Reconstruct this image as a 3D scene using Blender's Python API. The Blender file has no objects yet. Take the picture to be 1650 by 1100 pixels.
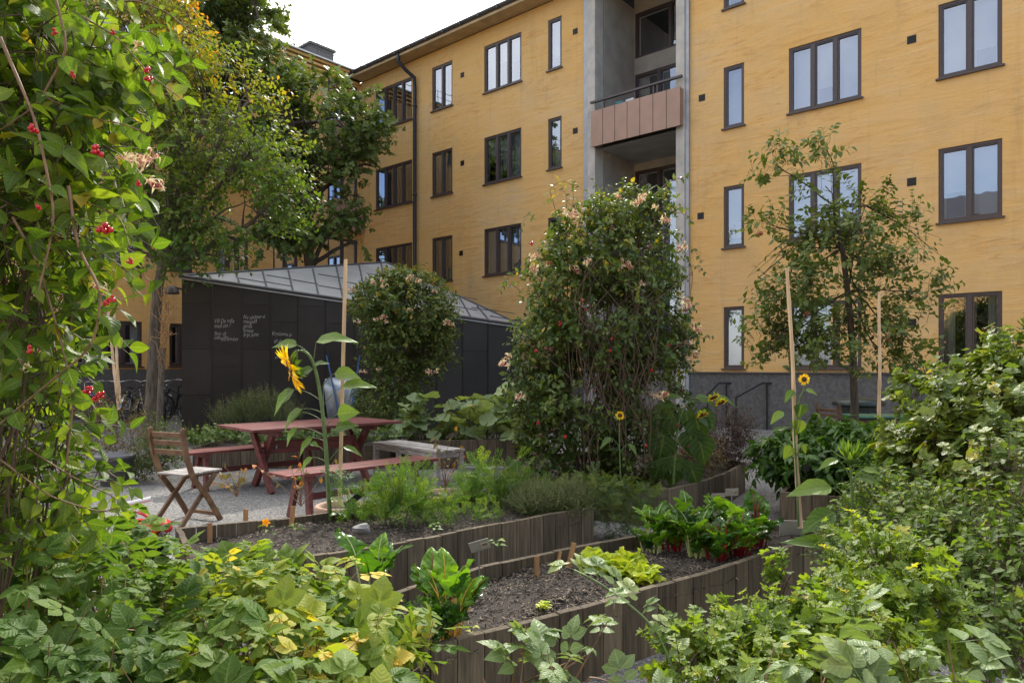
import bpy, math, random
import numpy as np
from mathutils import Matrix, Vector
S=bpy.context.scene
COL=S.collection
F=1130.0; HZ=592.0; H=1.37
def pt(px,py,Y): return np.array([(px-825)/F*Y, Y, H+(HZ-py)/F*Y])
def at(px,py,z=0.0):
    Y=(H-z)*F/(py-HZ); return np.array([(px-825)/F*Y,Y,z])
def nrm(a):
    a=np.asarray(a,float); l=np.linalg.norm(a,axis=-1,keepdims=True); return a/np.maximum(l,1e-9)
def rg(s): return np.random.default_rng(s)
# ---------- materials ----------
def newmat(name):
    m=bpy.data.materials.new(name); m.use_nodes=True; nt=m.node_tree
    for n in list(nt.nodes): nt.nodes.remove(n)
    return m,nt
def nd(nt,t,**k):
    n=nt.nodes.new(t)
    for a,b in k.items():
        if a in n.inputs: n.inputs[a].default_value=b
        else: setattr(n,a,b)
    return n
def lk(nt,a,b): nt.links.new(a,b)
def math_(nt,op,a,b=None,c=None,clamp=False):
    n=nt.nodes.new('ShaderNodeMath'); n.operation=op; n.use_clamp=clamp
    for i,v in enumerate((a,b,c)):
        if v is None: continue
        if isinstance(v,(int,float)): n.inputs[i].default_value=v
        else: lk(nt,v,n.inputs[i])
    return n.outputs[0]
def ramp(nt,fac,stops,interp='LINEAR'):
    n=nt.nodes.new('ShaderNodeValToRGB'); cr=n.color_ramp; cr.interpolation=interp
    while len(cr.elements)>1: cr.elements.remove(cr.elements[-1])
    cr.elements[0].position=stops[0][0]; cr.elements[0].color=(*stops[0][1],1)
    for p,c in stops[1:]:
        e=cr.elements.new(p); e.color=(*c,1)
    lk(nt,fac,n.inputs[0]); return n.outputs[0]
def mixc(nt,f,a,b,mode='MIX'):
    n=nt.nodes.new('ShaderNodeMix'); n.data_type='RGBA'; n.blend_type=mode
    for i,v in ((0,f),(6,a),(7,b)):
        if isinstance(v,(int,float)): n.inputs[i].default_value=v
        elif isinstance(v,tuple): n.inputs[i].default_value=(*v,1)
        else: lk(nt,v,n.inputs[i])
    return n.outputs[2]
def objco(nt,scale=(1,1,1)):
    t=nt.nodes.new('ShaderNodeTexCoord'); m=nt.nodes.new('ShaderNodeMapping'); m.inputs['Scale'].default_value=scale
    lk(nt,t.outputs['Object'],m.inputs[0]); return m.outputs[0]
def noise(nt,co,scale,detail=5,rough=.55,dist=0):
    n=nd(nt,'ShaderNodeTexNoise'); n.inputs['Scale'].default_value=scale; n.inputs['Detail'].default_value=detail
    n.inputs['Roughness'].default_value=rough; n.inputs['Distortion'].default_value=dist
    lk(nt,co,n.inputs['Vector']); return n.outputs['Fac']
def attr(nt):
    a=nd(nt,'ShaderNodeAttribute',attribute_name='lf'); s=nd(nt,'ShaderNodeSeparateXYZ'); lk(nt,a.outputs['Vector'],s.inputs[0])
    return s.outputs[0],s.outputs[1],s.outputs[2]
def out(nt,sh):
    o=nd(nt,'ShaderNodeOutputMaterial'); lk(nt,sh,o.inputs[0])
def pbr(name,col,rough=.6,metal=0,ns=8,var=.25,bump=.0,bs=40,stretch=(1,1,1),tint=.0,spec=.5,col2=None):
    """plain surface: colour with noise wear, tint attribute variation and bump"""
    m,nt=newmat(name); co=objco(nt,stretch)
    n=noise(nt,co,ns); c2=col2 or tuple(x*(1-var) for x in col); c1=tuple(min(1,x*(1+var*.6)) for x in col)
    c=ramp(nt,n,[(.3,c2),(.7,c1)])
    if tint>0:
        u,v,t=attr(nt); f=math_(nt,'MULTIPLY_ADD',t,2*tint,1-tint); g=nd(nt,'ShaderNodeCombineColor')
        for i in range(3): lk(nt,f,g.inputs[i])
        c=mixc(nt,1.0,c,g.outputs[0],'MULTIPLY')
    p=nd(nt,'ShaderNodeBsdfPrincipled',Roughness=rough,Metallic=metal); p.inputs['Specular IOR Level'].default_value=spec
    lk(nt,c,p.inputs['Base Color'])
    if bump>0:
        b=nd(nt,'ShaderNodeBump',Strength=bump,Distance=.01); lk(nt,noise(nt,co,bs,6,.65),b.inputs['Height']); lk(nt,b.outputs[0],p.inputs['Normal'])
    out(nt,p.outputs[0]); return m
def leafmat(name,stops,tr=.4,rough=.5,vein=.25,nv=7,vc=(.35,.42,.14),tcol=(1.5,1.55,.5),spec=.32,bump=.3):
    m,nt=newmat(name); u,v,t=attr(nt)
    co=objco(nt); nz=noise(nt,co,35,3)
    tt=math_(nt,'ADD',t,math_(nt,'MULTIPLY_ADD',nz,.3,-.15),clamp=True)
    stops=[(p_,(min(.9,c_[0]*1.45),min(.9,c_[1]*1.2),c_[2]*1.0)) for p_,c_ in stops]; c=ramp(nt,tt,stops)
    au=math_(nt,'ABSOLUTE',u)
    mid=math_(nt,'LESS_THAN',au,.07)
    ph=math_(nt,'FRACT',math_(nt,'MULTIPLY_ADD',v,float(nv),math_(nt,'MULTIPLY',au,-1.7)))
    tri=math_(nt,'ABSOLUTE',math_(nt,'SUBTRACT',ph,.5))
    lat=math_(nt,'GREATER_THAN',tri,.43)
    vf=math_(nt,'MULTIPLY',math_(nt,'MAXIMUM',mid,math_(nt,'MULTIPLY',lat,.6)),vein)
    c=mixc(nt,vf,c,vc)
    p=nd(nt,'ShaderNodeBsdfPrincipled',Roughness=rough); p.inputs['Specular IOR Level'].default_value=spec
    lk(nt,c,p.inputs['Base Color'])
    if bump>0:
        b=nd(nt,'ShaderNodeBump',Strength=bump,Distance=.004); lk(nt,tri,b.inputs['Height']); lk(nt,b.outputs[0],p.inputs['Normal'])
    tl=nd(nt,'ShaderNodeBsdfTranslucent'); c2=mixc(nt,1.0,c,tcol,'MULTIPLY'); lk(nt,c2,tl.inputs[0])
    mx=nd(nt,'ShaderNodeMixShader'); mx.inputs[0].default_value=tr; lk(nt,p.outputs[0],mx.inputs[1]); lk(nt,tl.outputs[0],mx.inputs[2])
    out(nt,mx.outputs[0]); return m
# ---------- soup mesh builder ----------
def quadgrid(a,b):
    i,j=np.meshgrid(np.arange(a),np.arange(b),indexing='ij'); k=(i*(b+1)+j).ravel()
    return np.stack([k,k+1,k+b+2,k+b+1],1)
class Soup:
    def __init__(s): s.V=[];s.F=[];s.A=[];s.n=0
    def add(s,V,Fq,uv=None,t=.5):
        V=np.asarray(V,float); Fq=np.asarray(Fq,int); m=len(V)
        A=np.zeros((m,3)); 
        if uv is not None: A[:,:2]=uv
        else: A[:,0]=.5
        A[:,2]=t; s.V.append(V); s.A.append(A); s.F.append(Fq+s.n); s.n+=m; return s
    def inst(s,tpl,P,R,Sc,t):
        v,f,uv=tpl; P=np.atleast_2d(P); n=len(P); 
        if n==0: return s
        Sc=np.asarray(Sc,float); 
        if Sc.ndim==0: Sc=np.full((n,3),float(Sc))
        elif Sc.ndim==1: Sc=np.repeat(Sc[:,None],3,1)
        W=np.einsum('nij,nmj->nmi',R,v[None]*Sc[:,None,:])+P[:,None,:]
        m=len(v); Fq=(f[None]+(np.arange(n)*m)[:,None,None]).reshape(-1,f.shape[1])
        tt=np.repeat(np.broadcast_to(np.asarray(t,float),(n,)),m)
        s.add(W.reshape(-1,3),Fq,np.tile(uv,(n,1)),tt); return s
    def box(s,c,size,ax=None,t=.5):
        hx,hy,hz=[q/2 for q in size]; v=np.array([[x,y,z] for x in(-hx,hx) for y in(-hy,hy) for z in(-hz,hz)],float)
        if ax is not None: v=v@np.array(ax,float)
        v=v+np.array(c,float)
        return s.add(v,[[0,1,3,2],[4,6,7,5],[0,4,5,1],[2,3,7,6],[0,2,6,4],[1,5,7,3]],None,t)
    def beam(s,a,b,w,h,up=(0,0,1),t=.5):
        a=np.array(a,float);b=np.array(b,float); y=nrm(b-a); x=nrm(np.cross(y,up)); z=np.cross(x,y)
        return s.box((a+b)/2,(w,np.linalg.norm(b-a),h),(x,y,z),t)
    def tube(s,P,r,k=6,t=.5,cap=True):
        P=np.asarray(P,float); m=len(P); r=np.broadcast_to(np.asarray(r,float),(m,))
        T=nrm(np.gradient(P,axis=0)); up=np.array([0,0,1.]) if abs(T[0][2])<.9 else np.array([1.,0,0])
        X=nrm(np.cross(T,up)); Z=np.cross(X,T); a=np.arange(k+1)*2*math.pi/k
        V=P[:,None]+r[:,None,None]*(X[:,None]*np.cos(a)[None,:,None]+Z[:,None]*np.sin(a)[None,:,None])
        uv=np.stack([np.full(m*(k+1),.5),np.repeat(np.linspace(0,1,m),k+1)],1)
        s.add(V.reshape(-1,3),quadgrid(m-1,k),uv,t)
        if cap:
            for e,o in((0,1),(m-1,-1)):
                if r[e]>.003:
                    c=P[e]; ring=V[e][:k]; v=np.vstack([ring,c]); idx=[[i,(i+1)%k,k,k] for i in range(k)]
                    s.add(v,np.array([[a_,b_,c_,c_] for a_,b_,c_,_ in idx])[:,:3] if False else np.array([[i,(i+1)%k,k,i] for i in range(k)]),None,t)
        return s
    def tubes(s,P,r,k=3,t=.5):
        """P (n,m,3), r (m,) or (n,m)"""
        P=np.asarray(P,float); n,m,_=P.shape
        if n==0: return s
        r=np.broadcast_to(np.asarray(r,float),(n,m)); T=nrm(np.gradient(P,axis=1))
        X=nrm(np.cross(T,np.array([.13,.21,.97]))); Z=np.cross(X,T); a=np.arange(k+1)*2*math.pi/k
        V=P[:,:,None]+r[:,:,None,None]*(X[:,:,None]*np.cos(a)[:,None]+Z[:,:,None]*np.sin(a)[:,None])
        g=quadgrid(m-1,k); Fq=(g[None]+(np.arange(n)*m*(k+1))[:,None,None]).reshape(-1,4)
        tt=np.repeat(np.broadcast_to(np.asarray(t,float),(n,)),m*(k+1))
        return s.add(V.reshape(-1,3),Fq,None,tt)
    def lathe(s,prof,c,k=20,axis=(0,0,1),t=.5,sx=1,sy=1):
        z=nrm(axis); x=nrm(np.cross(z,(0,1,.01) if abs(z[1])<.9 else (1,0,0))); y=np.cross(z,x); a=np.arange(k+1)*2*math.pi/k
        pr=np.array(prof,float); V=(pr[:,0][:,None,None]*(x*sx*np.cos(a)[:,None]+y*sy*np.sin(a)[:,None])[None]+pr[:,1][:,None,None]*z)+np.array(c,float)
        return s.add(V.reshape(-1,3),quadgrid(len(pr)-1,k),None,t)
    def ball(s,c,r,k=8,t=.5):
        r=np.broadcast_to(np.asarray(r,float),(3,)); m=k//2+1
        th=np.linspace(0,math.pi,m); a=np.arange(k+1)*2*math.pi/k
        V=np.stack([np.sin(th)[:,None]*np.cos(a),np.sin(th)[:,None]*np.sin(a),np.cos(th)[:,None]*np.ones(k+1)],-1)*r+np.array(c,float)
        return s.add(V.reshape(-1,3),quadgrid(m-1,k),None,t)
    def mesh(s,name,mat,loc=(0,0,0),smooth=False):
        me=bpy.data.meshes.new(name)
        V=np.concatenate(s.V)-np.asarray(loc); A=np.concatenate(s.A); 
        Fl=[f for f in s.F]; me.vertices.add(len(V)); me.vertices.foreach_set('co',V.astype(np.float32).ravel())
        tot=np.concatenate([np.full(len(f),f.shape[1],int) for f in Fl]); lp=np.concatenate([f.ravel() for f in Fl])
        me.loops.add(len(lp)); me.loops.foreach_set('vertex_index',lp.astype(np.int32))
        me.polygons.add(len(tot)); st=np.concatenate([[0],np.cumsum(tot)[:-1]]); me.polygons.foreach_set('loop_start',st.astype(np.int32))
        try: me.polygons.foreach_set('loop_total',tot.astype(np.int32))
        except Exception: pass
        me.polygons.foreach_set('use_smooth',np.full(len(tot),smooth))
        a=me.attributes.new('lf','FLOAT_VECTOR','POINT'); a.data.foreach_set('vector',A.astype(np.float32).ravel())
        me.materials.append(mat); me.update(); me.validate(); return me
def link(o,parent=None):
    COL.objects.link(o)
    if parent is not None: o.parent=parent
    return o
def tag(o,label,cat=None,group=None,kind=None):
    if label: o['label']=label
    if cat: o['category']=cat
    if group: o['group']=group
    if kind: o['kind']=kind
    return o
def thing(name,loc,label,cat,group=None):
    o=bpy.data.objects.new(name,None); o.empty_display_size=.1; o.location=tuple(float(q) for q in loc); link(o); return tag(o,label,cat,group)
def wloc(p):
    l=np.zeros(3)
    while p is not None: l=l+np.array(p.location); p=p.parent
    return l
def part(name,sp,mat,parent=None,smooth=False,bev=0,label=None):
    l=wloc(parent); me=sp.mesh(name,mat,l,smooth); o=bpy.data.objects.new(name,me); link(o,parent)
    if bev>0:
        b=o.modifiers.new('bevel','BEVEL'); b.width=bev; b.segments=2; b.limit_method='ANGLE'
    if label: o['label']=label
    return o
def struct(name,sp,mat,smooth=False):
    o=part(name,sp,mat,None,smooth); o['kind']='structure'; return o
def reloc(o,loc):
    """mesh built in world coords -> put origin at loc"""
    loc=Vector([float(q) for q in loc]); o.data.transform(Matrix.Translation(-loc)); o.location=loc; return o
def copytree(o,loc,label=None,rz=None,sc=None):
    c=o.copy(); COL.objects.link(c); c.location=tuple(float(q) for q in loc)
    if rz is not None: c.rotation_euler=(0,0,rz)
    if sc is not None: c.scale=(sc,sc,sc)
    if label: c['label']=label
    for ch in list(o.children):
        d=ch.copy(); COL.objects.link(d); d.parent=c
        for g in list(ch.children):
            e=g.copy(); COL.objects.link(e); e.parent=d
    return c
# ---------- leaf templates (y along leaf, z up) ----------
def blade(nl=4,nw=1,w=.3,pw=.8,fold=.3,curl=.3,pleat=0,nv=6,serr=0,ruf=0,tip=1.0,ph=0):
    v=np.linspace(0,1,nl+1); h=w*np.sin(math.pi*np.clip(v,0,1)**pw)**tip
    if serr: h=h*(1+serr*np.where(np.arange(nl+1)%2==0,1,-1))
    u=np.linspace(-1,1,2*nw+1); U,Vv=np.meshgrid(u,v); Hh=h[:,None]
    Z=fold*np.abs(U)*Hh-curl*Vv**2+pleat*np.sin(2*math.pi*(nv*Vv-1.7*np.abs(U)*.9))*np.minimum(1,np.abs(U)*2)*(Hh/w)
    Z=Z+ruf*np.sin(9*Vv+3*U+ph)*np.abs(U)**1.5+ruf*.6*np.sin(17*Vv+ph*2)*np.abs(U)**2
    Yy=Vv*(1-.12*curl)+(-.06*np.abs(U)*serr*4)
    V=np.stack([U*Hh,Yy,Z],-1).reshape(-1,3); uv=np.stack([U.ravel(),Vv.ravel()],1)
    return V,quadgrid(nl,2*nw),uv
def radial(lobes,depth=.35,span=150,sub=4,cup=.15,tooth=.0,off=0.0,wave=0):
    """palmate leaf; lobes = list of (angle deg,length)"""
    L=len(lobes); m=(L)*sub*2; th=np.linspace(-span,span,m+1); r=np.zeros(m+1); uu=np.zeros(m+1)
    w=span*2/L
    for i,a in enumerate(th):
        best=0
        for (c,l) in lobes:
            q=abs(a-c)/w; val=l*(1-depth*min(1,(2*q))**1.3)
            if val>best: best=val; uu[i]=(a-c)/w*2
        r[i]=best
    r=r*(1+tooth*np.where(np.arange(m+1)%2==0,1,-1))
    a=np.radians(th); V=[[0,off,0]];uv=[[0,0]]
    for f in (.5,1.0):
        for i in range(m+1):
            z=cup*(f**2)*(abs(uu[i])*.6-.4)*r[i]+wave*math.sin(a[i]*5+f)*f*f
            V.append([math.sin(a[i])*r[i]*f,off+math.cos(a[i])*r[i]*f,z]); uv.append([uu[i]*.999,f])
    n=m+1; Fq=[]
    for i in range(m): Fq.append([0,1+i,2+i,2+i]); 
    F1=[[0,1+i,2+i,0] for i in range(0)]
    quads=[[1+i,1+n+i,2+n+i,2+i] for i in range(m)]
    # centre fan as quads over two segments
    fan=[[0,1+i,2+i,3+i] for i in range(0,m-1,2)]
    return np.array(V,float),np.array(fan+quads),np.array(uv,float)
def merge(parts):
    """parts: list of (tpl, pos, rotZdeg, tiltdeg, scale)"""
    Vs=[];Fs=[];Us=[];n=0
    for (v,f,uv),p,rz,tx,sc in parts:
        M=np.array((Matrix.Rotation(math.radians(rz),3,'Z')@Matrix.Rotation(math.radians(tx),3,'X')))
        w=(v*sc)@M.T+np.array(p); Vs.append(w);Fs.append(f+n);Us.append(uv);n+=len(v)
    return np.concatenate(Vs),np.concatenate(Fs),np.concatenate(Us)
def frames(d,up):
    y=nrm(d); x=nrm(np.cross(y,up)); z=np.cross(x,y); return np.stack([x,y,z],-1)
def rdir(r,n): return nrm(r.normal(size=(n,3)))
def gapnoise(P,f,seed):
    q=P*f+seed; return (np.sin(q[:,0]*1.7+np.sin(q[:,1]*1.3+q[:,2]))+np.sin(q[:,1]*2.1+1.3*np.sin(q[:,2]*1.1))+np.sin(q[:,2]*1.9+1.7*np.sin(q[:,0]*.9)))/3
def diamond(w=.16,z=.1):
    return np.array([[0,0,0],[w,.45,z*w],[0,1,-.1],[-w,.45,z*w]],float),np.array([[0,1,2,3]]),np.array([[0,0],[1,.45],[0,1],[-1,.45]],float)
T_SMALL=blade(2,1,.30,.8,.25,.2)
T_OV=blade(5,1,.31,.72,.35,.3)
T_OVN=blade(8,2,.30,.72,.3,.28)
T_LANCE=blade(5,1,.2,.75,.3,.4)
_lf=blade(12,2,.36,.72,.18,.28,pleat=.018,nv=7,serr=.045)
_lf2=blade(12,2,.34,.8,.2,.3,pleat=.018,nv=7,serr=.045)
T_RASP=merge([(_lf,(0,.42,0),0,-8,.62),(_lf2,(.03,.40,0),-62,-6,.5),(_lf2,(-.03,.40,0),62,-6,.5),(blade(2,1,.012,.5,0,0),(0,0,0),0,0,.45)])
T_RASP5=merge([(_lf,(0,.55,0),0,-10,.52),(_lf2,(.02,.5,0),-58,-4,.44),(_lf2,(-.02,.5,0),58,-4,.44),(_lf2,(.02,.25,0),-70,-4,.36),(_lf2,(-.02,.25,0),70,-4,.36),(blade(2,1,.012,.5,0,0),(0,0,0),0,0,.6)])
T_CUR=radial([(-105,.55),(-52,.82),(0,1.0),(52,.82),(105,.55)],.5,135,3,.25,.05,wave=.03)
T_VINE=radial([(-110,.7),(-55,.9),(0,1.0),(55,.9),(110,.7)],.3,160,3,.3,.04,wave=.03)
T_SQ=radial([(-130,.75),(-66,.92),(0,1.0),(66,.92),(130,.75)],.25,172,4,.35,.03,wave=.05)
T_MAPLE=radial([(-70,.8),(0,1.0),(70,.8)],.45,120,2,.2)
def frond(seed=0,n=9):
    r=rg(seed); ps=[(diamond(.015),(0,0,0),0,0,1.0)]
    lf=diamond(.2)
    for i in range(n):
        y=.2+.8*i/n; L=.38*math.sin(math.pi*(.12+.8*(1-i/n)))+.06
        for sg in(-1,1):
            for k in range(3):
                f=(k+.6)/3; a=math.radians(55)*sg
                p=(math.sin(a)*L*f,y+math.cos(a)*L*f,float(r.normal()*.02))
                ps.append((lf,p,-sg*(20+40*r.random()),r.normal()*15,.10+.05*r.random())); ps.append((lf,p,-sg*(85+20*r.random()),r.normal()*15,.10))
    return merge(ps)
T_FROND=frond()
def foliage(r,blobs,n,L,k,size,shell=(.45,1.05),up=.35,nup=.8,rnd=.6,gap=None,gapf=1.5,zmin=-.75,hang=0,side=.9,spread=1.0,ztint=None,tint=(.0,1.),xs=(.8,1.15)):
    C=np.array([b[0] for b in blobs],float); Rr=np.array([b[1] for b in blobs],float)
    w=np.prod(Rr,1)**(2/3); idx=r.choice(len(blobs),n*3,p=w/w.sum()); q=rdir(r,n*3)
    q=q*np.where(q[:,2:]<0,np.array([1,1,.8]),1); ok=q[:,2]>zmin; idx=idx[ok];q=q[ok]
    sh=r.uniform(shell[0]**2,shell[1]**2,len(q))**.5; P=C[idx]+q*Rr[idx]*sh[:,None]
    if gap is not None:
        g=gapnoise(P,gapf,r.uniform(0,9)); ok=g>gap; P=P[ok];q=q[ok];idx=idx[ok]
    P=P[:n];q=q[:n];idx=idx[:n]; n=len(P)
    o=nrm(q/Rr[idx]); d=nrm(o*.8+np.array([0,0,up])+rdir(r,n)*rnd)
    Ls=L*r.uniform(.6,1.3,n); ts=(np.arange(k)+.6)/k
    hg=np.array([0,0,-hang])
    LP=P[:,None]+d[:,None]*(Ls[:,None]*ts)[...,None]+hg*(Ls[:,None]*ts**2)[...,None]
    sd=nrm(np.cross(d,rdir(r,n))); sg=np.where(np.arange(k)%2==0,1,-1)
    ld=nrm(d[:,None]*.6+sd[:,None]*sg[None,:,None]*side+rdir(r,n*k).reshape(n,k,3)*.35*spread+np.array([0,0,-.15]))
    up_=nrm(np.array([0,0,nup])+o[:,None]*.45+rdir(r,n*k).reshape(n,k,3)*.55)
    LP=LP.reshape(-1,3); R=frames(ld.reshape(-1,3),up_.reshape(-1,3))
    sc=size*r.uniform(.6,1.2,n*k); Sc=np.stack([sc*r.uniform(*xs,n*k),sc,sc*r.uniform(.3,1.5,n*k)],1)
    t=np.clip(np.repeat(r.uniform(tint[0],tint[1],n),k)*.6+r.uniform(tint[0],tint[1],n*k)*.4,0,1)
    if ztint: t=np.clip(t+ztint(LP),0,1)
    tw=np.stack([P-d*(L*.5),P,P+d*Ls[:,None]*.6+hg*Ls[:,None]*.36,P+d*Ls[:,None]+hg*Ls[:,None]],1)
    return LP,R,Sc,t,tw
def limb(r,a,b,m=6,wig=.06,sag=.1):
    a=np.array(a,float);b=np.array(b,float); t=np.linspace(0,1,m)[:,None]; L=np.linalg.norm(b-a)
    P=a+(b-a)*t; P=P+np.cumsum(r.normal(size=(m,3)),0)*wig*L*t*(1-t)*1.5; P[:,2]+=sag*L*(t*(1-t))[:,0]*2
    P[0]=a; P[-1]=b; return P
def plant(name,label,cat,root,blobs,tpl,mat,stemmat,n,L,k,size,seed=1,group=None,trunk=None,r0=.02,nb=None,sub=10,tw_r=.0015,pname='foliage',sname='stem',lim_r=None,k2=5,att=.5,**kw):
    r=rg(seed); o=thing(name,root,label,cat,group)
    LP,R,Sc,t,tw=foliage(r,blobs,n,L,k,size,**kw)
    sp=Soup().inst(tpl,LP,R,Sc,t); part(pname,sp,mat,o,True)
    st=Soup(); 
    base=np.array(root,float); top=base
    if trunk is not None:
        tp=np.array(trunk[0],float); m=len(tp); st.tube(tp,np.array(trunk[1]),10); top=tp[-1]
    lr=lim_r or r0*.5
    for c,rr in blobs:
        rr=np.array(rr,float); c=np.array(c,float)
        if trunk is not None:
            j=int(r.integers(int(len(tp)*att),len(tp))); s0=tp[j]
        else: s0=base+r.normal(size=3)*np.array([.3,.3,0])*rr
        P=limb(r,s0,c,7); st.tube(P,np.linspace(lr,lr*.5,7),k2)
        for q in range(sub):
            e=c+rdir(r,1)[0]*rr*r.uniform(.5,.95); s1=P[int(r.integers(3,7))]
            Q=limb(r,s1,e,6); st.tube(Q,np.linspace(lr*.4,tw_r,6),4,cap=False)
    st.tubes(tw,np.linspace(tw_r*1.6,tw_r*.6,4),3)
    part(sname,st,stemmat,o,True)
    return o,LP
def blob(px,py,Y,rx,ry,ryy):
    return (pt(px,py,Y),(rx*Y/F,ryy,ry*Y/F))
# ---------- material library ----------
M={}
def stucco(name,stops,ripple=.6):
    m,nt=newmat(name); co=objco(nt); n1=noise(nt,co,.35,6,.6,.4)
    st=objco(nt,(.5,.5,3.2)); rp=noise(nt,st,1.1,8,.62,1.3); fine=noise(nt,co,22,6,.7)
    f=math_(nt,'ADD',math_(nt,'MULTIPLY',n1,.6),math_(nt,'MULTIPLY',rp,.4))
    c=ramp(nt,f,stops)
    c=mixc(nt,math_(nt,'MULTIPLY',math_(nt,'GREATER_THAN',math_(nt,'ABSOLUTE',math_(nt,'SUBTRACT',rp,.57)),.008),0.0),c,(.3,.2,.1))
    r2=noise(nt,objco(nt,(.8,.8,4.2)),1.5,8,.6,1.8); msk=noise(nt,co,.55,3,.5,.5)
    edge=nd(nt,'ShaderNodeMapRange'); lk(nt,math_(nt,'MULTIPLY',math_(nt,'SUBTRACT',r2,.52,clamp=True),math_(nt,'MULTIPLY_ADD',msk,5.0,-1.9,clamp=True)),edge.inputs[0])
    for i,v in ((1,0.0),(2,.12),(3,0.0),(4,.38)): edge.inputs[i].default_value=v
    c=mixc(nt,edge.outputs[0],c,(.50,.21,.045))  # ripple relief shade mixed into the colour, as the bump alone shows weakly
    lo=nd(nt,'ShaderNodeMapRange'); lk(nt,math_(nt,'SUBTRACT',.40,r2,clamp=True),lo.inputs[0])
    for i,v in ((1,0.0),(2,.15),(3,0.0),(4,.22)): lo.inputs[i].default_value=v
    c=mixc(nt,lo.outputs[0],c,(.76,.52,.24))
    gr=noise(nt,co,.9,7,.7,.8); g2=nd(nt,'ShaderNodeMapRange'); lk(nt,gr,g2.inputs[0])
    for i,v in ((1,.48),(2,.70),(3,0.0),(4,.42)): g2.inputs[i].default_value=v
    c=mixc(nt,g2.outputs[0],c,(.50,.34,.17))
    c=mixc(nt,math_(nt,'MULTIPLY_ADD',fine,.35,-.05,clamp=True),c,(.30,.20,.09))
    vs=objco(nt,(2.2,2.2,.12)); vz=noise(nt,vs,2.0,6,.65,.3); v2=nd(nt,'ShaderNodeMapRange'); lk(nt,vz,v2.inputs[0])
    for i,v in ((1,.56),(2,.75),(3,0.0),(4,.4)): v2.inputs[i].default_value=v
    c=mixc(nt,v2.outputs[0],c,(.32,.22,.12))
    p=nd(nt,'ShaderNodeBsdfPrincipled',Roughness=.9); p.inputs['Specular IOR Level'].default_value=.2; lk(nt,c,p.inputs['Base Color'])
    b=nd(nt,'ShaderNodeBump',Strength=ripple,Distance=.03); lk(nt,math_(nt,'ADD',rp,math_(nt,'MULTIPLY',r2,.5)),b.inputs['Height'])
    b2=nd(nt,'ShaderNodeBump',Strength=.35,Distance=.006); lk(nt,fine,b2.inputs['Height']); lk(nt,b.outputs[0],b2.inputs['Normal']); lk(nt,b2.outputs[0],p.inputs['Normal'])
    out(nt,p.outputs[0]); return m
M['stucco']=stucco('yellow stucco',[(.3,(.69,.38,.115)),(.48,(.73,.44,.16)),(.58,(.72,.46,.20)),(.70,(.63,.44,.25))])
M['plinth']=pbr('grey plinth render',(.115,.11,.105),.9,0,14,.35,.6,60)
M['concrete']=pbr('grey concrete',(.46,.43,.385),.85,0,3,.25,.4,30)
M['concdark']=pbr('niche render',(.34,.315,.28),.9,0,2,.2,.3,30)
M['frame']=pbr('brown window frame',(.060,.042,.040),.45,0,20,.2)
M['sash']=pbr('pale inner sash',(.62,.60,.57),.5,0,20,.1)
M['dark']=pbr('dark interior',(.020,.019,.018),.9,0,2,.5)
M['curtain']=pbr('white curtain',(.78,.77,.74),.8,0,3,.15,.5,8,(30,30,.3))
M['blind']=pbr('pale blind',(.50,.55,.62),.7,0,3,.08)
M['pipe']=pbr('dark drainpipe',(.022,.026,.032),.4,.2,10,.3)
M['gutter']=pbr('grey gutter metal',(.09,.085,.09),.5,.3,6,.3,.1,30)
M['soffit']=pbr('soffit paint',(.50,.36,.20),.8,0,3,.2)
M['parapet']=pbr('brown balcony sheet',(.33,.20,.145),.5,.1,3,.12)
M['metaldk']=pbr('dark metal',(.018,.018,.019),.45,.4,12,.3)
M['zinc']=pbr('dark zinc cladding',(.030,.0255,.0225),.52,.45,1.5,.3,.12,6,(1,1,1),.18)
M['roofzinc']=pbr('pale zinc roof',(.36,.37,.385),.42,.5,2,.15,.08,5,(1,1,1),.1)
M['seam']=pbr('dark seam',(.10,.10,.11),.5,.5,4,.2)
M['chalk']=pbr('chalk',(.34,.335,.32),.95,0,90,.5)
def wood(name,c1,c2,rough=.8,st=(30,30,1.5),tint=.22):
    m=pbr(name,c2,rough,0,1.6,.35,.45,3.0,st,tint,.3,c1); return m
M['plank']=wood('weathered plank',(.054,.041,.026),(.116,.091,.060),.85,(28,28,2.0),.30)
M['plankin']=wood('inner plank',(.07,.05,.033),(.15,.115,.08),.85,(28,28,2.0),.30)
M['redwood']=wood('red stained wood',(.085,.022,.020),(.155,.045,.04),.5,(3,3,20))
M['chairwood']=wood('oiled chair wood',(.085,.045,.024),(.17,.10,.055),.55,(6,6,6))
M['greywood']=wood('silver grey wood',(.17,.155,.145),(.33,.31,.295),.75,(5,5,30))
M['brownwood']=wood('brown wood',(.06,.03,.018),(.12,.065,.04),.6,(6,6,6))
M['stake']=wood('bamboo stake',(.42,.28,.16),(.62,.45,.28),.6,(10,10,2))
M['tag']=wood('pale tag wood',(.25,.13,.055),(.42,.24,.11),.7,(30,30,3))
M['bark']=wood('grey bark',(.055,.045,.034),(.15,.125,.095),.9,(18,18,3),.1)
M['bark2']=wood('dark bark',(.035,.028,.020),(.085,.068,.048),.9,(18,18,3),.1)
M['cane']=pbr('reddish cane',(.20,.11,.055),.6,0,20,.4)
M['gstem']=pbr('green stem',(.10,.16,.045),.5,0,20,.3)
M['vine']=pbr('brown vine',(.10,.062,.040),.7,0,20,.4)
M['terra']=pbr('terracotta',(.36,.24,.17),.8,0,8,.25,.3,30)
M['stone']=pbr('grey stone',(.20,.195,.19),.8,0,10,.4,.6,18)
M['plasticg']=pbr('grey plastic',(.13,.135,.14),.5,0,6,.2)
M['galv']=pbr('galvanised tub',(.34,.37,.41),.35,.7,5,.2,.1,10)
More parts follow.
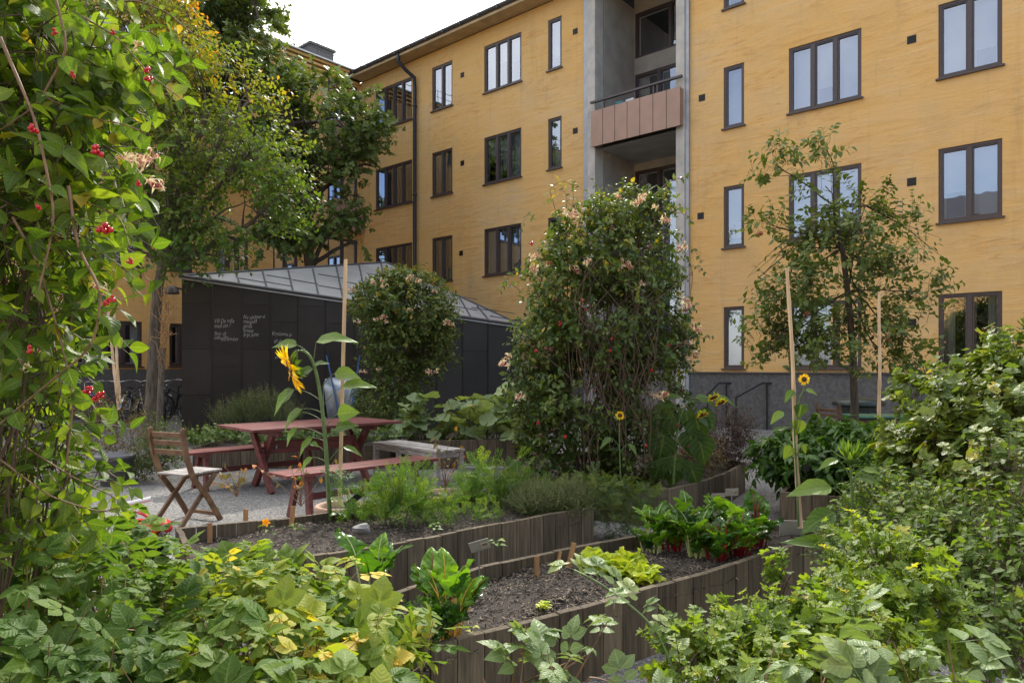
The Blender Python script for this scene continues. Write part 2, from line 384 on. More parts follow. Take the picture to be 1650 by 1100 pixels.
M['blue']=pbr('blue paint',(.02,.10,.30),.4,0,10,.2)
M['red']=pbr('red plastic',(.50,.03,.03),.3,0,10,.2)
M['white']=pbr('white plastic',(.60,.60,.60),.4,0,10,.1)
M['rubber']=pbr('black rubber',(.012,.012,.013),.6,0,10,.2)
M['chrome']=pbr('bright metal',(.45,.45,.47),.25,.9,10,.2)
M['teal']=pbr('teal paint',(.08,.30,.32),.5,0,10,.2)
M['green']=pbr('green tabletop',(.02,.11,.07),.45,0,8,.2)
M['gbin']=pbr('dark green plastic',(.010,.022,.020),.4,0,8,.2)
M['berry']=pbr('red berry',(.48,.008,.016),.18,0,10,.3)
M['dberry']=pbr('dark red berry',(.10,.008,.012),.25,0,10,.3)
M['seed']=pbr('sunflower disc',(.10,.045,.012),.9,0,60,.6,.6,120)
M['apple']=pbr('red apple',(.40,.12,.05),.35,0,20,.4)
M['slate']=pbr('slate sign',(.018,.020,.022),.5,0,10,.3)
M['clear']=pbr('clear plastic plate',(.30,.29,.24),.2,0,10,.1)
M['card']=pbr('paper card',(.55,.45,.33),.7,0,30,.2)
M['ink']=pbr('ink',(.03,.03,.03),.8,0,10,.1)
# window glass
def glass():
    m,nt=newmat('window glass'); g=nd(nt,'ShaderNodeBsdfGlossy'); g.inputs['Roughness'].default_value=.01; g.inputs['Color'].default_value=(.80,.84,.95,1)
    t=nd(nt,'ShaderNodeBsdfTransparent'); t.inputs[0].default_value=(.75,.78,.78,1)
    co=objco(nt); b=nd(nt,'ShaderNodeBump',Strength=.06,Distance=.02); lk(nt,noise(nt,co,1.6,2),b.inputs['Height']); lk(nt,b.outputs[0],g.inputs['Normal'])
    fr=nd(nt,'ShaderNodeFresnel',IOR=1.9); mx=nd(nt,'ShaderNodeMixShader')
    lk(nt,math_(nt,'MULTIPLY_ADD',fr.outputs[0],1.3,.16,clamp=True),mx.inputs[0]); lk(nt,t.outputs[0],mx.inputs[1]); lk(nt,g.outputs[0],mx.inputs[2]); out(nt,mx.outputs[0]); return m
M['glass']=glass()
def gravel():
    m,nt=newmat('grey gravel'); co=objco(nt); v=nd(nt,'ShaderNodeTexVoronoi'); v.inputs['Scale'].default_value=75; lk(nt,co,v.inputs['Vector'])
    sp=nd(nt,'ShaderNodeSeparateColor'); lk(nt,v.outputs['Color'],sp.inputs[0])
    n=noise(nt,co,1.3,6,.6,.5); c=ramp(nt,sp.outputs[0],[(0,(.07,.068,.064)),(.5,(.18,.175,.165)),(1,(.36,.35,.33))])
    c=mixc(nt,math_(nt,'MULTIPLY_ADD',n,1.6,-.55,clamp=True),c,(.16,.155,.15)); 
    p=nd(nt,'ShaderNodeBsdfPrincipled',Roughness=.9); lk(nt,c,p.inputs['Base Color'])
    b=nd(nt,'ShaderNodeBump',Strength=.9,Distance=.012); b.invert=True; lk(nt,v.outputs['Distance'],b.inputs['Height']); lk(nt,b.outputs[0],p.inputs['Normal']); out(nt,p.outputs[0]); return m
M['gravel']=gravel()
M['soil']=pbr('dark soil',(.034,.025,.018),.95,0,30,.6,1.0,60)
M['mulch']=pbr('straw mulch',(.13,.10,.072),.85,0,6,.5,0,40,(1,1,1),.85)
G=lambda *s:list(s)
M['l_hon']=leafmat('honeysuckle leaf',G((0,(.024,.055,.012)),(.5,(.065,.135,.018)),(.85,(.14,.21,.025)),(1,(.30,.24,.03))),.55,.45,.3,6)
M['l_hon2']=leafmat('arbour leaf',G((0,(.018,.042,.014)),(.5,(.046,.095,.024)),(.85,(.095,.15,.035)),(.97,(.16,.17,.03)),(1,(.32,.28,.04))),.34,.42,.2,5)
M['l_rasp']=leafmat('raspberry leaf',G((0,(.024,.068,.014)),(.35,(.055,.125,.024)),(.62,(.105,.185,.032)),(.85,(.22,.29,.045)),(1,(.50,.42,.09))),.40,.55,.35,7,(.26,.34,.14),spec=.22)
M['l_rasp2']=leafmat('pale raspberry leaf',G((0,(.06,.12,.05)),(.6,(.12,.20,.09)),(1,(.20,.28,.12))),.32,.45,.35,7,(.34,.42,.22))
M['l_cur']=leafmat('gooseberry leaf',G((0,(.04,.09,.016)),(.5,(.085,.165,.022)),(.85,(.16,.25,.03)),(1,(.34,.33,.05))),.45,.45,.3,4)
M['l_dark']=leafmat('dark hedge leaf',G((0,(.020,.050,.014)),(.5,(.05,.105,.024)),(.85,(.10,.17,.035)),(1,(.20,.22,.05))),.40,.55,.2,5,spec=.18)
M['l_vine']=leafmat('lobed bush leaf',G((0,(.035,.075,.02)),(.5,(.08,.14,.035)),(.85,(.14,.20,.05)),(.97,(.30,.30,.05)),(1,(.40,.30,.05))),.36,.45,.25,4)
M['l_pep']=leafmat('pepper leaf',G((0,(.012,.045,.010)),(.6,(.035,.105,.018)),(1,(.09,.19,.03))),.36,.34,.25,6)
M['l_tree']=leafmat('street tree leaf',G((0,(.030,.075,.016)),(.4,(.075,.145,.024)),(.68,(.16,.20,.03)),(.85,(.28,.20,.025)),(1,(.46,.16,.025))),.42,.5,.1,5)
M['l_tree2']=leafmat('dark maple leaf',G((0,(.042,.078,.032)),(.6,(.08,.135,.045)),(1,(.13,.18,.05))),.3,.5,.1,5)
M['l_apple']=leafmat('apple leaf',G((0,(.036,.070,.020)),(.6,(.08,.135,.035)),(1,(.15,.20,.06))),.3,.42,.15,6)
M['l_sun']=leafmat('sunflower leaf',G((0,(.03,.075,.02)),(.6,(.07,.15,.03)),(1,(.13,.22,.04))),.42,.45,.3,6)
M['l_let']=leafmat('lettuce leaf',G((0,(.22,.36,.04)),(1,(.40,.50,.07))),.45,.4,.2,5,(.5,.58,.2))
M['l_chard']=leafmat('chard leaf',G((0,(.016,.055,.012)),(.45,(.045,.13,.018)),(1,(.12,.27,.03))),.42,.22,.0,6,(.3,.35,.1),bump=1.0)
M['l_car']=leafmat('carrot leaf',G((0,(.04,.105,.028)),(.6,(.085,.18,.04)),(1,(.16,.25,.05))),.4,.5,0,5,bump=0)
M['l_thy']=leafmat('thyme leaf',G((0,(.06,.085,.04)),(1,(.15,.18,.09))),.25,.6,0,5,bump=0)
M['l_sq']=leafmat('squash leaf',G((0,(.085,.15,.085)),(.7,(.17,.26,.15)),(1,(.26,.36,.12))),.3,.5,.35,4,(.32,.38,.2))
M['l_grey']=leafmat('grey shrub leaf',G((0,(.05,.06,.03)),(.7,(.10,.10,.045)),(1,(.30,.12,.03))),.3,.6,0,5,bump=0)
M['l_purp']=leafmat('purple shrub leaf',G((0,(.022,.014,.016)),(.6,(.05,.028,.035)),(1,(.06,.08,.03))),.2,.5,0,5,bump=0)
M['strip']=pbr('pale metal strip',(.33,.34,.36),.5,.3,4,.15,.05,20)
M['petal']=leafmat('yellow petal',G((0,(.60,.42,.01)),(1,(.62,.62,.02))),.35,.5,0,5,tcol=(1.2,1.1,.6),bump=0)
M['pinkp']=leafmat('honeysuckle petal',G((0,(.36,.06,.14)),(.3,(.5,.26,.28)),(.55,(.56,.56,.42)),(1,(.60,.70,.50))),.3,.5,0,5,tcol=(1.1,1,.9),bump=0)
M['orange']=leafmat('orange petal',G((0,(.75,.28,.01)),(1,(.8,.4,.02))),.3,.5,0,5,tcol=(1.1,1,.6),bump=0)
# ---------- camera, world, sun ----------
cam=bpy.data.cameras.new('camera'); co_=bpy.data.objects.new('camera',cam); COL.objects.link(co_)
co_.location=(0,0,H); co_.rotation_euler=(math.radians(90),0,0); cam.sensor_width=36; cam.lens=F/1650*36; cam.shift_y=(HZ-550)/1650; cam.clip_end=800; cam.clip_start=.05
S.camera=co_
SUN_EL=41.0; SUN_AZ=6.5   # degrees right of +Y
w=bpy.data.worlds.new('World'); S.world=w; w.use_nodes=True; nt=w.node_tree
bg=nt.nodes['Background']; sky=nt.nodes.new('ShaderNodeTexSky'); sky.sky_type='NISHITA'; sky.sun_disc=False
sky.sun_elevation=math.radians(SUN_EL); sky.sun_rotation=math.radians(SUN_AZ); sky.dust_density=2.0; sky.air_density=1.0
tc=nt.nodes.new('ShaderNodeTexCoord'); sx=nt.nodes.new('ShaderNodeSeparateXYZ'); lk(nt,tc.outputs['Generated'],sx.inputs[0])
nz=noise(nt,tc.outputs['Generated'],2.2,6,.6,.3)
f=math_(nt,'ADD',math_(nt,'MULTIPLY',sx.outputs[1],.8),math_(nt,'MULTIPLY_ADD',nz,1.6,-.22),clamp=True)
c=mixc(nt,f,sky.outputs[0],(10.2,10.0,9.5))
lk(nt,c,bg.inputs[0]); bg.inputs[1].default_value=.15
sl=bpy.data.lights.new('sun','SUN'); sl.energy=2.4; sl.angle=math.radians(2.5); sl.color=(1,.94,.84)
so=bpy.data.objects.new('sun',sl); COL.objects.link(so)
el=math.radians(SUN_EL); az=math.radians(SUN_AZ); sd=Vector((math.sin(az)*math.cos(el),math.cos(az)*math.cos(el),math.sin(el)))
so.rotation_euler=sd.to_track_quat('Z','Y').to_euler(); so.location=(0,0,30)
S.view_settings.view_transform='Standard'; S.view_settings.look='None'; S.view_settings.exposure=1.18; S.view_settings.gamma=1
S.cycles.max_bounces=7; S.cycles.transparent_max_bounces=8; S.cycles.diffuse_bounces=4
# ---------- ground ----------
g=Soup(); N=60; xs=np.linspace(-60,60,N+1); ys=np.linspace(-45,75,N+1); X,Y=np.meshgrid(xs,ys,indexing='ij')
g.add(np.stack([X,Y,np.zeros_like(X)],-1).reshape(-1,3),quadgrid(N,N)[:,::-1]); struct('gravel_ground',g,M['gravel'])
# ---------- main building ----------
E_=np.array([.7565,-.654,0.]); NO=np.array([-.654,-.7565,0.]); D=15.4
def fy(px): u=(px-825)/F; return D/(.654*u+.7565)
C0=np.array([(579-825)/F*fy(579),fy(579),0.])
def fs(px,d=0.0):
    u=(px-825)/F; Y=(D-d)/(.654*u+.7565); P=np.array([u*Y,Y,0.]); return float(np.dot(P-C0,E_))
class Face:
    def __init__(s,o,e,n): s.o=np.array(o,float); s.e=np.array(e,float); s.n=np.array(n,float)
    def P(s,a,z,d=0): return s.o+s.e*a+s.n*d+np.array([0,0,z])
    def box(s,sp,a0,a1,z0,z1,d0,d1,t=.5): return sp.box(s.P((a0+a1)/2,(z0+z1)/2,(d0+d1)/2),(abs(a1-a0),abs(d1-d0),abs(z1-z0)),(s.e,s.n,(0,0,1)),t)
    def wall(s,sp,a0,a1,z0,z1,holes,rev=.14):
        A=sorted({a0,a1,*[h[0] for h in holes],*[h[1] for h in holes]}); Z=sorted({z0,z1,*[h[2] for h in holes],*[h[3] for h in holes]})
        A=[a for a in A if a0-1e-6<=a<=a1+1e-6]; Z=[z for z in Z if z0-1e-6<=z<=z1+1e-6]
        for i in range(len(A)-1):
            for j in range(len(Z)-1):
                ca=(A[i]+A[i+1])/2; cz=(Z[j]+Z[j+1])/2
                if any(h[0]<ca<h[1] and h[2]<cz<h[3] for h in holes): continue
                sp.add([s.P(A[i],Z[j]),s.P(A[i+1],Z[j]),s.P(A[i+1],Z[j+1]),s.P(A[i],Z[j+1])],[[0,1,2,3]])
        for h in holes:
            for (p,q) in (((h[0],h[2]),(h[1],h[2])),((h[1],h[2]),(h[1],h[3])),((h[1],h[3]),(h[0],h[3])),((h[0],h[3]),(h[0],h[2]))):
                sp.add([s.P(p[0],p[1],0),s.P(q[0],q[1],0),s.P(q[0],q[1],-rev),s.P(p[0],p[1],-rev)],[[0,1,2,3]])
MF=Face(C0,E_,NO)
WR=rg(5)
def window(fc,par,a0,a1,z0,z1,n,style='plain',d=0.0,sill=True,opened=-1):
    """n panes; frame+mullions as window mesh; pane, sill, sash, curtain as sub-parts"""
    f=Soup(); w=.05; d0,d1=d-.10,d-.025
    fc.box(f,a0,a1,z1-w,z1,d0,d1); fc.box(f,a0,a1,z0,z0+w,d0,d1); fc.box(f,a0,a0+w,z0+w,z1-w,d0,d1-.001); fc.box(f,a1-w,a1,z0+w,z1-w,d0,d1-.001)
    pw=(a1-a0-2*w)/n; gl=Soup(); sa=Soup(); cu=Soup(); cl=[]
    for i in range(n):
        x0=a0+w+i*pw; x1=x0+pw
        if i>0: fc.box(f,x0-.035,x0+.035,z0+w,z1-w,d0,d1+.006)
        q=.028
        l=x0+(.035 if i>0 else 0); r_=x1-(.035 if i<n-1 else 0)
        for (b0,b1,c0,c1) in ((l,r_,z1-w-q,z1-w),(l,r_,z0+w,z0+w+q),(l,l+q,z0+w+q,z1-w-q),(r_-q,r_,z0+w+q,z1-w-q)):
            fc.box(f,b0,b1,c0,c1,d0+.01,d1-.012)
        g0,g1,h0,h1=l+q-.004,r_-q+.004,z0+w+q-.004,z1-w-q+.004
        gl.add([fc.P(g0,h0,d-.07),fc.P(g1,h0,d-.07),fc.P(g1,h1,d-.07),fc.P(g0,h1,d-.07)],[[0,1,2,3]])
        # inner pale sash seen through the glass
        fc.box(sa,g0,g0+.035,h0,h1,d-.155,d-.13); fc.box(sa,g1-.03,g1,h0,h1,d-.155,d-.13); fc.box(sa,g0+.035,g1-.03,h1-.03,h1,d-.155,d-.13); fc.box(sa,g0+.035,g1-.03,h0,h0+.03,d-.155,d-.13)
        if style=='blind' : hb=h0+.02+(h1-h0)*max(0,float(WR.uniform(-.5,.6))) ; cu.add([fc.P(g0,hb,d-.19),fc.P(g1,hb,d-.19),fc.P(g1,h1,d-.19),fc.P(g0,h1,d-.19)],[[0,1,2,3]])
        elif style=='curtain' or (style=='mix' and (i in (0,n-1))):
            m=14; wd=(g1-g0)*(.98 if style=='curtain' else .45); a_=np.linspace(g0 if i<n/2 else g1-wd,(g0 if i<n/2 else g1-wd)+wd,m)
            P=[[fc.P(a,z,d-.22+.025*math.sin(k*1.9)) for z in (h0,h1)] for k,a in enumerate(a_)]
            q_=Soup(); q_.add(np.array(P).reshape(-1,3),quadgrid(m-1,1)); cl.append(q_)
    o=part('window',f,M['frame'],par); part('pane',gl,M['glass'],o); part('sash',sa,M['sash'],o)
    if cu.n: part('blind',cu,M['blind'],o)
    for q_ in cl: part('curtain',q_,M['curtain'],o,True)
    if sill:
        s_=Soup(); fc.box(s_,a0-.04,a1+.04,z0-.035,z0-.001,d-.10,d+.055); part('sill',s_,M['frame'],o)
    return o
Wst=['blind','mix','curtain','curtain']
ZT=[2.76,5.52,8.26,11.0]; WH=1.41
bld=thing('apartment_building',C0,'long yellow rendered four storey apartment building with brown windows and a balcony niche','building')
cols=[(605,664,4),(696,729,2),(780,840,3),(883,905,1),(1166,1199,1),(1271,1388,3),(1512,1615,2),(1830,2010,3),(2350,2500,2)]
holes=[];wins=[]
for ci,(a,b,n) in enumerate(cols):
    for ri,zt in enumerate(ZT):
        holes.append((fs(a),fs(b),zt-WH,zt)); wins.append((ci,ri,fs(a),fs(b),zt-WH,zt,n))
nL,nR=fs(962),fs(1092); SEND=fs(2600); ZTOP=11.5; PL=1.27
sp=Soup(); hl=[h for h in holes if h[0]<nL]; hr=[h for h in holes if h[0]>nR]
MF.wall(sp,0,fs(943),PL,ZTOP,hl); part('wall',sp,M['stucco'],bld); sp=Soup(); MF.wall(sp,fs(1112),SEND,PL,ZTOP,hr); part('wall',sp,M['stucco'],bld)
sp=Soup(); MF.box(sp,0,fs(943),0,PL-.03,-.1,.035); MF.box(sp,fs(1112),SEND,0,PL-.03,-.1,.035); part('plinth',sp,M['plinth'],bld)
sp=Soup(); MF.box(sp,0,fs(943),PL-.028,PL,-.05,.075); MF.box(sp,fs(1112),SEND,PL-.028,PL,-.05,.075); part('plinth_ledge',sp,M['gutter'],bld)
sp=Soup(); MF.box(sp,fs(950),nL,0,ZTOP,-.3,.10); MF.box(sp,nR,fs(1106),0,ZTOP,-.3,.10); part('pilaster',sp,M['concrete'],bld,bev=.01)
sp=Soup(); MF.box(sp,fs(943),fs(949.6),0,ZTOP,-.1,.07); MF.box(sp,fs(1106.5),fs(1112),0,ZTOP,-.1,.07); part('pilaster_strip',sp,M['strip'],bld)
# niche
def perp_depth(pxa,pxb):
    A=C0+E_*fs(pxa); u=(pxb-825)/F
    # A - NO*t with x/y=u
    t=(u*A[1]-A[0])/(-NO[0]+u*NO[1]); return t
nd_=abs(perp_depth(962,1022)); 
sp=Soup(); 
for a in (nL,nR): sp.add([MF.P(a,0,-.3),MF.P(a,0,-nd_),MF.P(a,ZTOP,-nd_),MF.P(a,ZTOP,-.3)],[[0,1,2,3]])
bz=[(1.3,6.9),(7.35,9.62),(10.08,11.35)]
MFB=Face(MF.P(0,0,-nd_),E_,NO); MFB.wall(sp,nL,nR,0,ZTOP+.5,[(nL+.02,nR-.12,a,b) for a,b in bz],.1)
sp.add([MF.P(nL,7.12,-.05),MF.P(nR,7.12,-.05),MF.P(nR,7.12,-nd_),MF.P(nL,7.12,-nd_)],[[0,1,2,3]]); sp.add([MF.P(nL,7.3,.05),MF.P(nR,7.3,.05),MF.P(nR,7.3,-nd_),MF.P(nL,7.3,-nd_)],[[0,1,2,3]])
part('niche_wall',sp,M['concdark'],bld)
window(MFB,bld,nL+.02,nR-.12,bz[0][0],bz[0][1],3,'plain',0,False)
window(MFB,bld,nL+.02,nR-.12,bz[1][0],bz[1][1],3,'mix',0,False); window(MFB,bld,nL+.02,nR-.12,bz[2][0],bz[2][1],2,'plain',0,False)
sp=Soup(); p0,p1=fs(953,.25)-.02,fs(1096,.25); npn=7; 
for i in range(npn):
    a=p0+(p1-p0)*i/npn; b=p0+(p1-p0)*(i+1)/npn; MF.box(sp,a+.008,b-.008,7.10,8.02,.22,.25,.5)
MF.box(sp,p0,p1,7.12,8.0,.18,.217); MF.box(sp,p0,p0+.04,7.12,8.0,-.02,.178); MF.box(sp,p1-.04,p1,7.12,8.0,-.02,.178)
bp=part('balcony_parapet',sp,M['parapet'],bld)
sp=Soup(); MF.box(sp,p0-.03,p1+.03,8.24,8.29,.17,.25)
for a in (p0+.35,p0+1.9,p1-.75): MF.box(sp,a,a+.035,8.0,8.24,.19,.225)
part('railing',sp,M['frame'],bp)
# windows
for k,(ci,ri,a0,a1,z0,z1,n) in enumerate(wins):
    st='blind' if (ri>=1 and ci>=4) else Wst[int(WR.integers(0,4))]
    if ci==0: st='mix'
    if (ci,ri)==(6,0): st='mix'
    if ci in(2,3) and ri==3: st='blind'
    window(MF,bld,a0,a1,z0,z1,n,st)
sp=Soup()
for (px,py) in ((745,121),(745,263),(743,408),(1131,158),(1129,348),(927,211),(1469,64),(1469,293),(927,51),(1469,520)):
    a=fs(px); z=H+(HZ-py)/F*fy(px)
    for q in range(5): MF.box(sp,a-.07,a+.07,z-.07+q*.028,z-.07+q*.028+.016,.0,.012)
    MF.box(sp,a-.08,a+.08,z-.078,z+.078,-.01,.004)
part('vent',sp,M['metaldk'],bld)
sp=Soup()
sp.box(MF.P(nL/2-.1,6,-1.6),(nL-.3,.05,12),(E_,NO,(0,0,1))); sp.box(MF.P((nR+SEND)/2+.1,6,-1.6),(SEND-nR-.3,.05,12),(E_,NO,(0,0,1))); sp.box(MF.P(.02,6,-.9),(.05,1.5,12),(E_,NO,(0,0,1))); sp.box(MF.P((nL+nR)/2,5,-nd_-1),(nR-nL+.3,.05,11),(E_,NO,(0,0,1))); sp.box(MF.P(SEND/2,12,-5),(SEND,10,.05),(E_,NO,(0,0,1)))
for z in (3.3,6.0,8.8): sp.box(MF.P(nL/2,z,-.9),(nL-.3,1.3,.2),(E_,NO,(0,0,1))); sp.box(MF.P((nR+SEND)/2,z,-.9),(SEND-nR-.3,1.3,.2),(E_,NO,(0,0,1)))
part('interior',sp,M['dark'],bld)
# eaves, roof, gutter
sp=Soup(); a0=-.35
sp.add([MF.P(a0,ZTOP+.02,0),MF.P(SEND,ZTOP+.02,0),MF.P(SEND,ZTOP+.02,.50),MF.P(a0,ZTOP+.02,.50)],[[0,1,2,3]]); MF.box(sp,a0,SEND,ZTOP+.022,ZTOP+.12,.42,.5)
part('soffit',sp,M['soffit'],bld)
sp=Soup(); prof=[(.50+.11*math.cos(t),ZTOP+.19+.09*math.sin(t)) for t in np.linspace(math.pi,2*math.pi,8)]
V=np.array([[MF.P(a,z,d) for d,z in prof] for a in (a0,SEND)]); sp.add(V.reshape(-1,3),quadgrid(1,7))
for k in range(40): MF.box(sp,a0+k*.75,a0+k*.75+.03,ZTOP+.095,ZTOP+.205,.385,.615)
part('gutter',sp,M['gutter'],bld)
sp=Soup(); sp.add([MF.P(a0,ZTOP+.13,.5),MF.P(SEND,ZTOP+.13,.5),MF.P(SEND,ZTOP+.9,-5),MF.P(a0,ZTOP+.9,-5),MF.P(a0,ZTOP+.4,-11),MF.P(SEND,ZTOP+.4,-11)],[[0,1,2,3],[3,2,5,4]])
MF.box(sp,a0,SEND,0,ZTOP,-11,-10.9); sp.box(MF.P(SEND,6,-5.5),(.1,11,12),(E_,NO,(0,0,1)))
part('roof',sp,M['gutter'],bld)
sp=Soup(); a=fs(672); zt=ZTOP+.1
sp.tube([MF.P(a-.35,zt,.5),MF.P(a-.35,zt-.25,.5),MF.P(a-.2,zt-.5,.32),MF.P(a,zt-.75,.12),MF.P(a,zt-1.1,.1),MF.P(a,.2,.1)],.062,10)
for z in (9.9,7.0,4.1): sp.lathe([(.062,0),(.078,.01),(.078,.06),(.062,.07)],MF.P(a,z,.1),12)
part('drainpipe',sp,M['pipe'],bld,True)
# balcony things
o=thing('balcony_table',MF.P(nL+.62,7.3,-.42),'small dark folding table with chairs on the niche balcony','table')
sp=Soup(); MF.box(sp,nL+.25,nL+1.0,8.0,8.03,-.7,-.15); part('tabletop',sp,M['metaldk'],o)
for a in (.3,.95):
    sp=Soup(); sp.beam(MF.P(nL+a,7.3,-.65),MF.P(nL+a,8.0,-.2),.02,.02,(1,0,0)); sp.beam(MF.P(nL+a+.03,7.3,-.2),MF.P(nL+a+.03,8.0,-.65),.02,.02,(1,0,0)); part('leg',sp,M['metaldk'],o)
sp=Soup().lathe([(.0,0),(.11,0),(.15,.2),(.16,.22),(.14,.2),(.1,.02)],MF.P(nL+.55,8.035,-.3),14); tag(reloc(part('planter',sp,M['teal'],None,True),MF.P(nL+.55,8.035,-.3)),'teal flowerpot standing on the dark balcony table','flowerpot')
sp=Soup()
MF.box(sp,nL+.75,nL+.98,8.035,8.27,-.4,-.2); 
for q in range(5): MF.box(sp,nL+.74,nL+.99,8.06+q*.04,8.08+q*.04,-.2,-.195)
tag(reloc(part('crate',sp,M['white'],None),MF.P(nL+.86,8.035,-.3)),'small white slatted box on the balcony table beside the teal pot','box')
# ---------- left wing ----------
GE=np.array([-.654,-.7565,0.]); GN=np.array([.7565,-.654,0.])
def gs(px):
    u=(px-825)/F; return float((u*C0[1]-C0[0])/(GE[0]-u*GE[1]))
def gY(px): return float(C0[1]+GE[1]*gs(px))
def gz(px,py): return H+(HZ-py)/F*gY(px)
LF=Face(C0,GE,GN)
# reversed direction for box axes is fine (right handed not required)
lw=thing('apartment_wing',C0+GE*6,'shaded yellow rendered wing on the left behind the trees and parked bicycles','building')
z1=gz(172,515.8); zb=gz(172,590); 
LZ=[(zb,z1),(zb+2.75,z1+2.75),(zb+5.5,z1+5.5),(zb+8.2,z1+8.2)]
lc=[(fx0,fx1,n) for fx0,fx1,n in ((gs(229),gs(108),4),(gs(310),gs(273),2),(gs(480),gs(440),2),(gs(400),gs(350),3),(gs(60),gs(-60),3))]
lc=[(min(a,b),max(a,b),n) for a,b,n in lc]
hs=[(a,b,z0,zz) for a,b,n in lc for z0,zz in LZ]
bals=gs(578)+.05; bale=gs(528)
sp=Soup(); LE=gs(-500); LF.wall(sp,0,LE,zb-.08,ZTOP-.1,hs+[(bals,bale,z0-.05,zz+.5) for z0,zz in LZ[1:]]); part('wall',sp,M['stucco'],lw)
sp=Soup(); LF.box(sp,0.02,LE,0,zb-.08,-.1,.03); part('plinth',sp,M['plinth'],lw)
for a,b,n in lc:
    for i,(z0,zz) in enumerate(LZ): window(LF,lw,a,b,z0,zz,n,'curtain' if (i==1 and n==4) else 'plain' if i else 'mix')
for i,(z0,zz) in enumerate(LZ[1:]):
    window(LF,lw,bals,bale,z0+.0,zz+.5,2,'blind',-.0,False)
    q=Soup(); 
    for k in range(4):
        a=bals-.02+(bale-bals+.04)*k/4; LF.box(q,a+.01,a+(bale-bals)/4-.0,z0-.75,z0+.25,.30,.33)
    LF.box(q,bals-.02,bale+.02,z0-.8,z0-.75,.0,.33); b_=part('balcony_parapet',q,M['parapet'],lw)
    q=Soup(); LF.box(q,bals-.03,bale+.05,z0+.45,z0+.48,.3,.33)
    for k in range(8): a=bals+(bale-bals)*k/7; LF.box(q,a,a+.015,z0+.25,z0+.45,.305,.32)
    part('railing',q,M['metaldk'],b_)
sp=Soup()
for k,(d,z) in enumerate(((.10,ZTOP-.1),(.18,ZTOP+.02),(.26,ZTOP+.14))): LF.box(sp,-.0,LE,z,z+.08,-.2,d)
part('cornice',sp,M['stucco'],lw)
sp=Soup(); sp.add([LF.P(-6,ZTOP+.25,.3),LF.P(LE,ZTOP+.25,.3),LF.P(LE,ZTOP+2.2,-4),LF.P(-6,ZTOP+2.2,-4)],[[0,1,2,3]]); LF.box(sp,-.1,LE,ZTOP+.225,ZTOP+.27,-.3,.36)
part('roof',sp,M['roofzinc'],lw)
sp=Soup()
for k in range(30): sp.tube([LF.P(k*.9,ZTOP+.3,.1),LF.P(k*.9,ZTOP+.85,.1)],.012,5)
for z in (.6,.85): sp.tube([LF.P(0,ZTOP+z,.1),LF.P(27,ZTOP+z,.1)],.012,5)
part('roof_railing',sp,M['metaldk'],lw)
ch=pt(495,100,25.5); sp=Soup(); sp.box(ch+np.array([0,.8,-1]),(1.15,1.0,3.4),(E_,NO,(0,0,1))); sp.box(ch+np.array([0,.8,.73]),(1.28,1.12,.08),(E_,NO,(0,0,1)))
part('chimney',sp,M['plinth'],lw)
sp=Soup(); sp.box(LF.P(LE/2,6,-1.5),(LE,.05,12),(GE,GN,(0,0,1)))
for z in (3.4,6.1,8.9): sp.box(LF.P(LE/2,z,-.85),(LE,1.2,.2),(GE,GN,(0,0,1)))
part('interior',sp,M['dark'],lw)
# building across the courtyard, behind the viewer (it shows only as a reflection in the panes)
OB=Face((-30,-9,0),(.83,-.56,0),(.56,.83,0)); ob=thing('apartment_block',(-18,-17,0),'grey roofed apartment block across the courtyard, mirrored in the window panes','building')
sp=Soup(); hs=[(3+i*3.2,4.5+i*3.2,1.3+j*2.8,2.7+j*2.8) for i in range(14) for j in range(4)]; OB.wall(sp,0,50,0,11.6,hs); OB.box(sp,0,50,0,11.6,-8,-7.9); part('wall',sp,M['stucco'],ob)
sp=Soup(); sp.add([OB.P(-.4,11.6,.4),OB.P(50,11.6,.4),OB.P(50,14,-4),OB.P(-.4,14,-4),OB.P(50,11.6,-8),OB.P(-.4,11.6,-8)],[[0,1,2,3],[3,2,4,5]]); part('roof',sp,M['gutter'],ob)
sp=Soup(); OB.box(sp,0.2,49.8,0.1,11.5,-.3,-.2); part('window',sp,M['dark'],ob)
# ---------- pavilion ----------
PA=np.array([.9456,.3253,0.]); PN=np.array([.3253,-.9456,0.]); PC=np.array([(293-825)/F*14,14.,0.]); PF=Face(PC,PA,PN)
def pa(px):
    u=(px-825)/F; return float((u*PC[1]-PC[0])/(PA[0]-u*PA[1]))
PLn=pa(837); zl,zr=3.19,2.34
def etop(a): return zl+(zr-zl)*a/PLn
pv=thing('garden_pavilion',PC+PA*PLn/2,'low dark metal clad pavilion with a pale folded zinc roof and chalk writing','pavilion')
sp=Soup(); A=[0]+[pa(280+q/2.895) for q in (180,318,452,580,708)]
while A[-1]+.60<PLn: A.append(A[-1]+.60)
A.append(PLn); r=rg(3)
for i in range(len(A)-1):
    a,b=A[i]+.006,A[i+1]-.006; zt0,zt1=etop(a)-.03,etop(b)-.03; z=-.35*(i%2)-.1; t=.5
    while z<zt0:
        z2=z+.92; c0,c1=max(z,0)+.006,z2-.006; t=float(r.uniform(0,1))
        q0,q1=min(c1,zt0),min(c1,zt1)
        if q0>c0 and q1>c0:
            dd=.012+.006*float(r.random()); V=[PF.P(a,c0,dd),PF.P(b,c0,dd+.004),PF.P(b,q1,dd+.004),PF.P(a,q0,dd),PF.P(a,c0,0),PF.P(b,c0,0),PF.P(b,q1,0),PF.P(a,q0,0)]
            sp.add(V,[[0,1,2,3],[0,4,5,1],[1,5,6,2],[2,6,7,3],[3,7,4,0]],None,t)
        z=z2
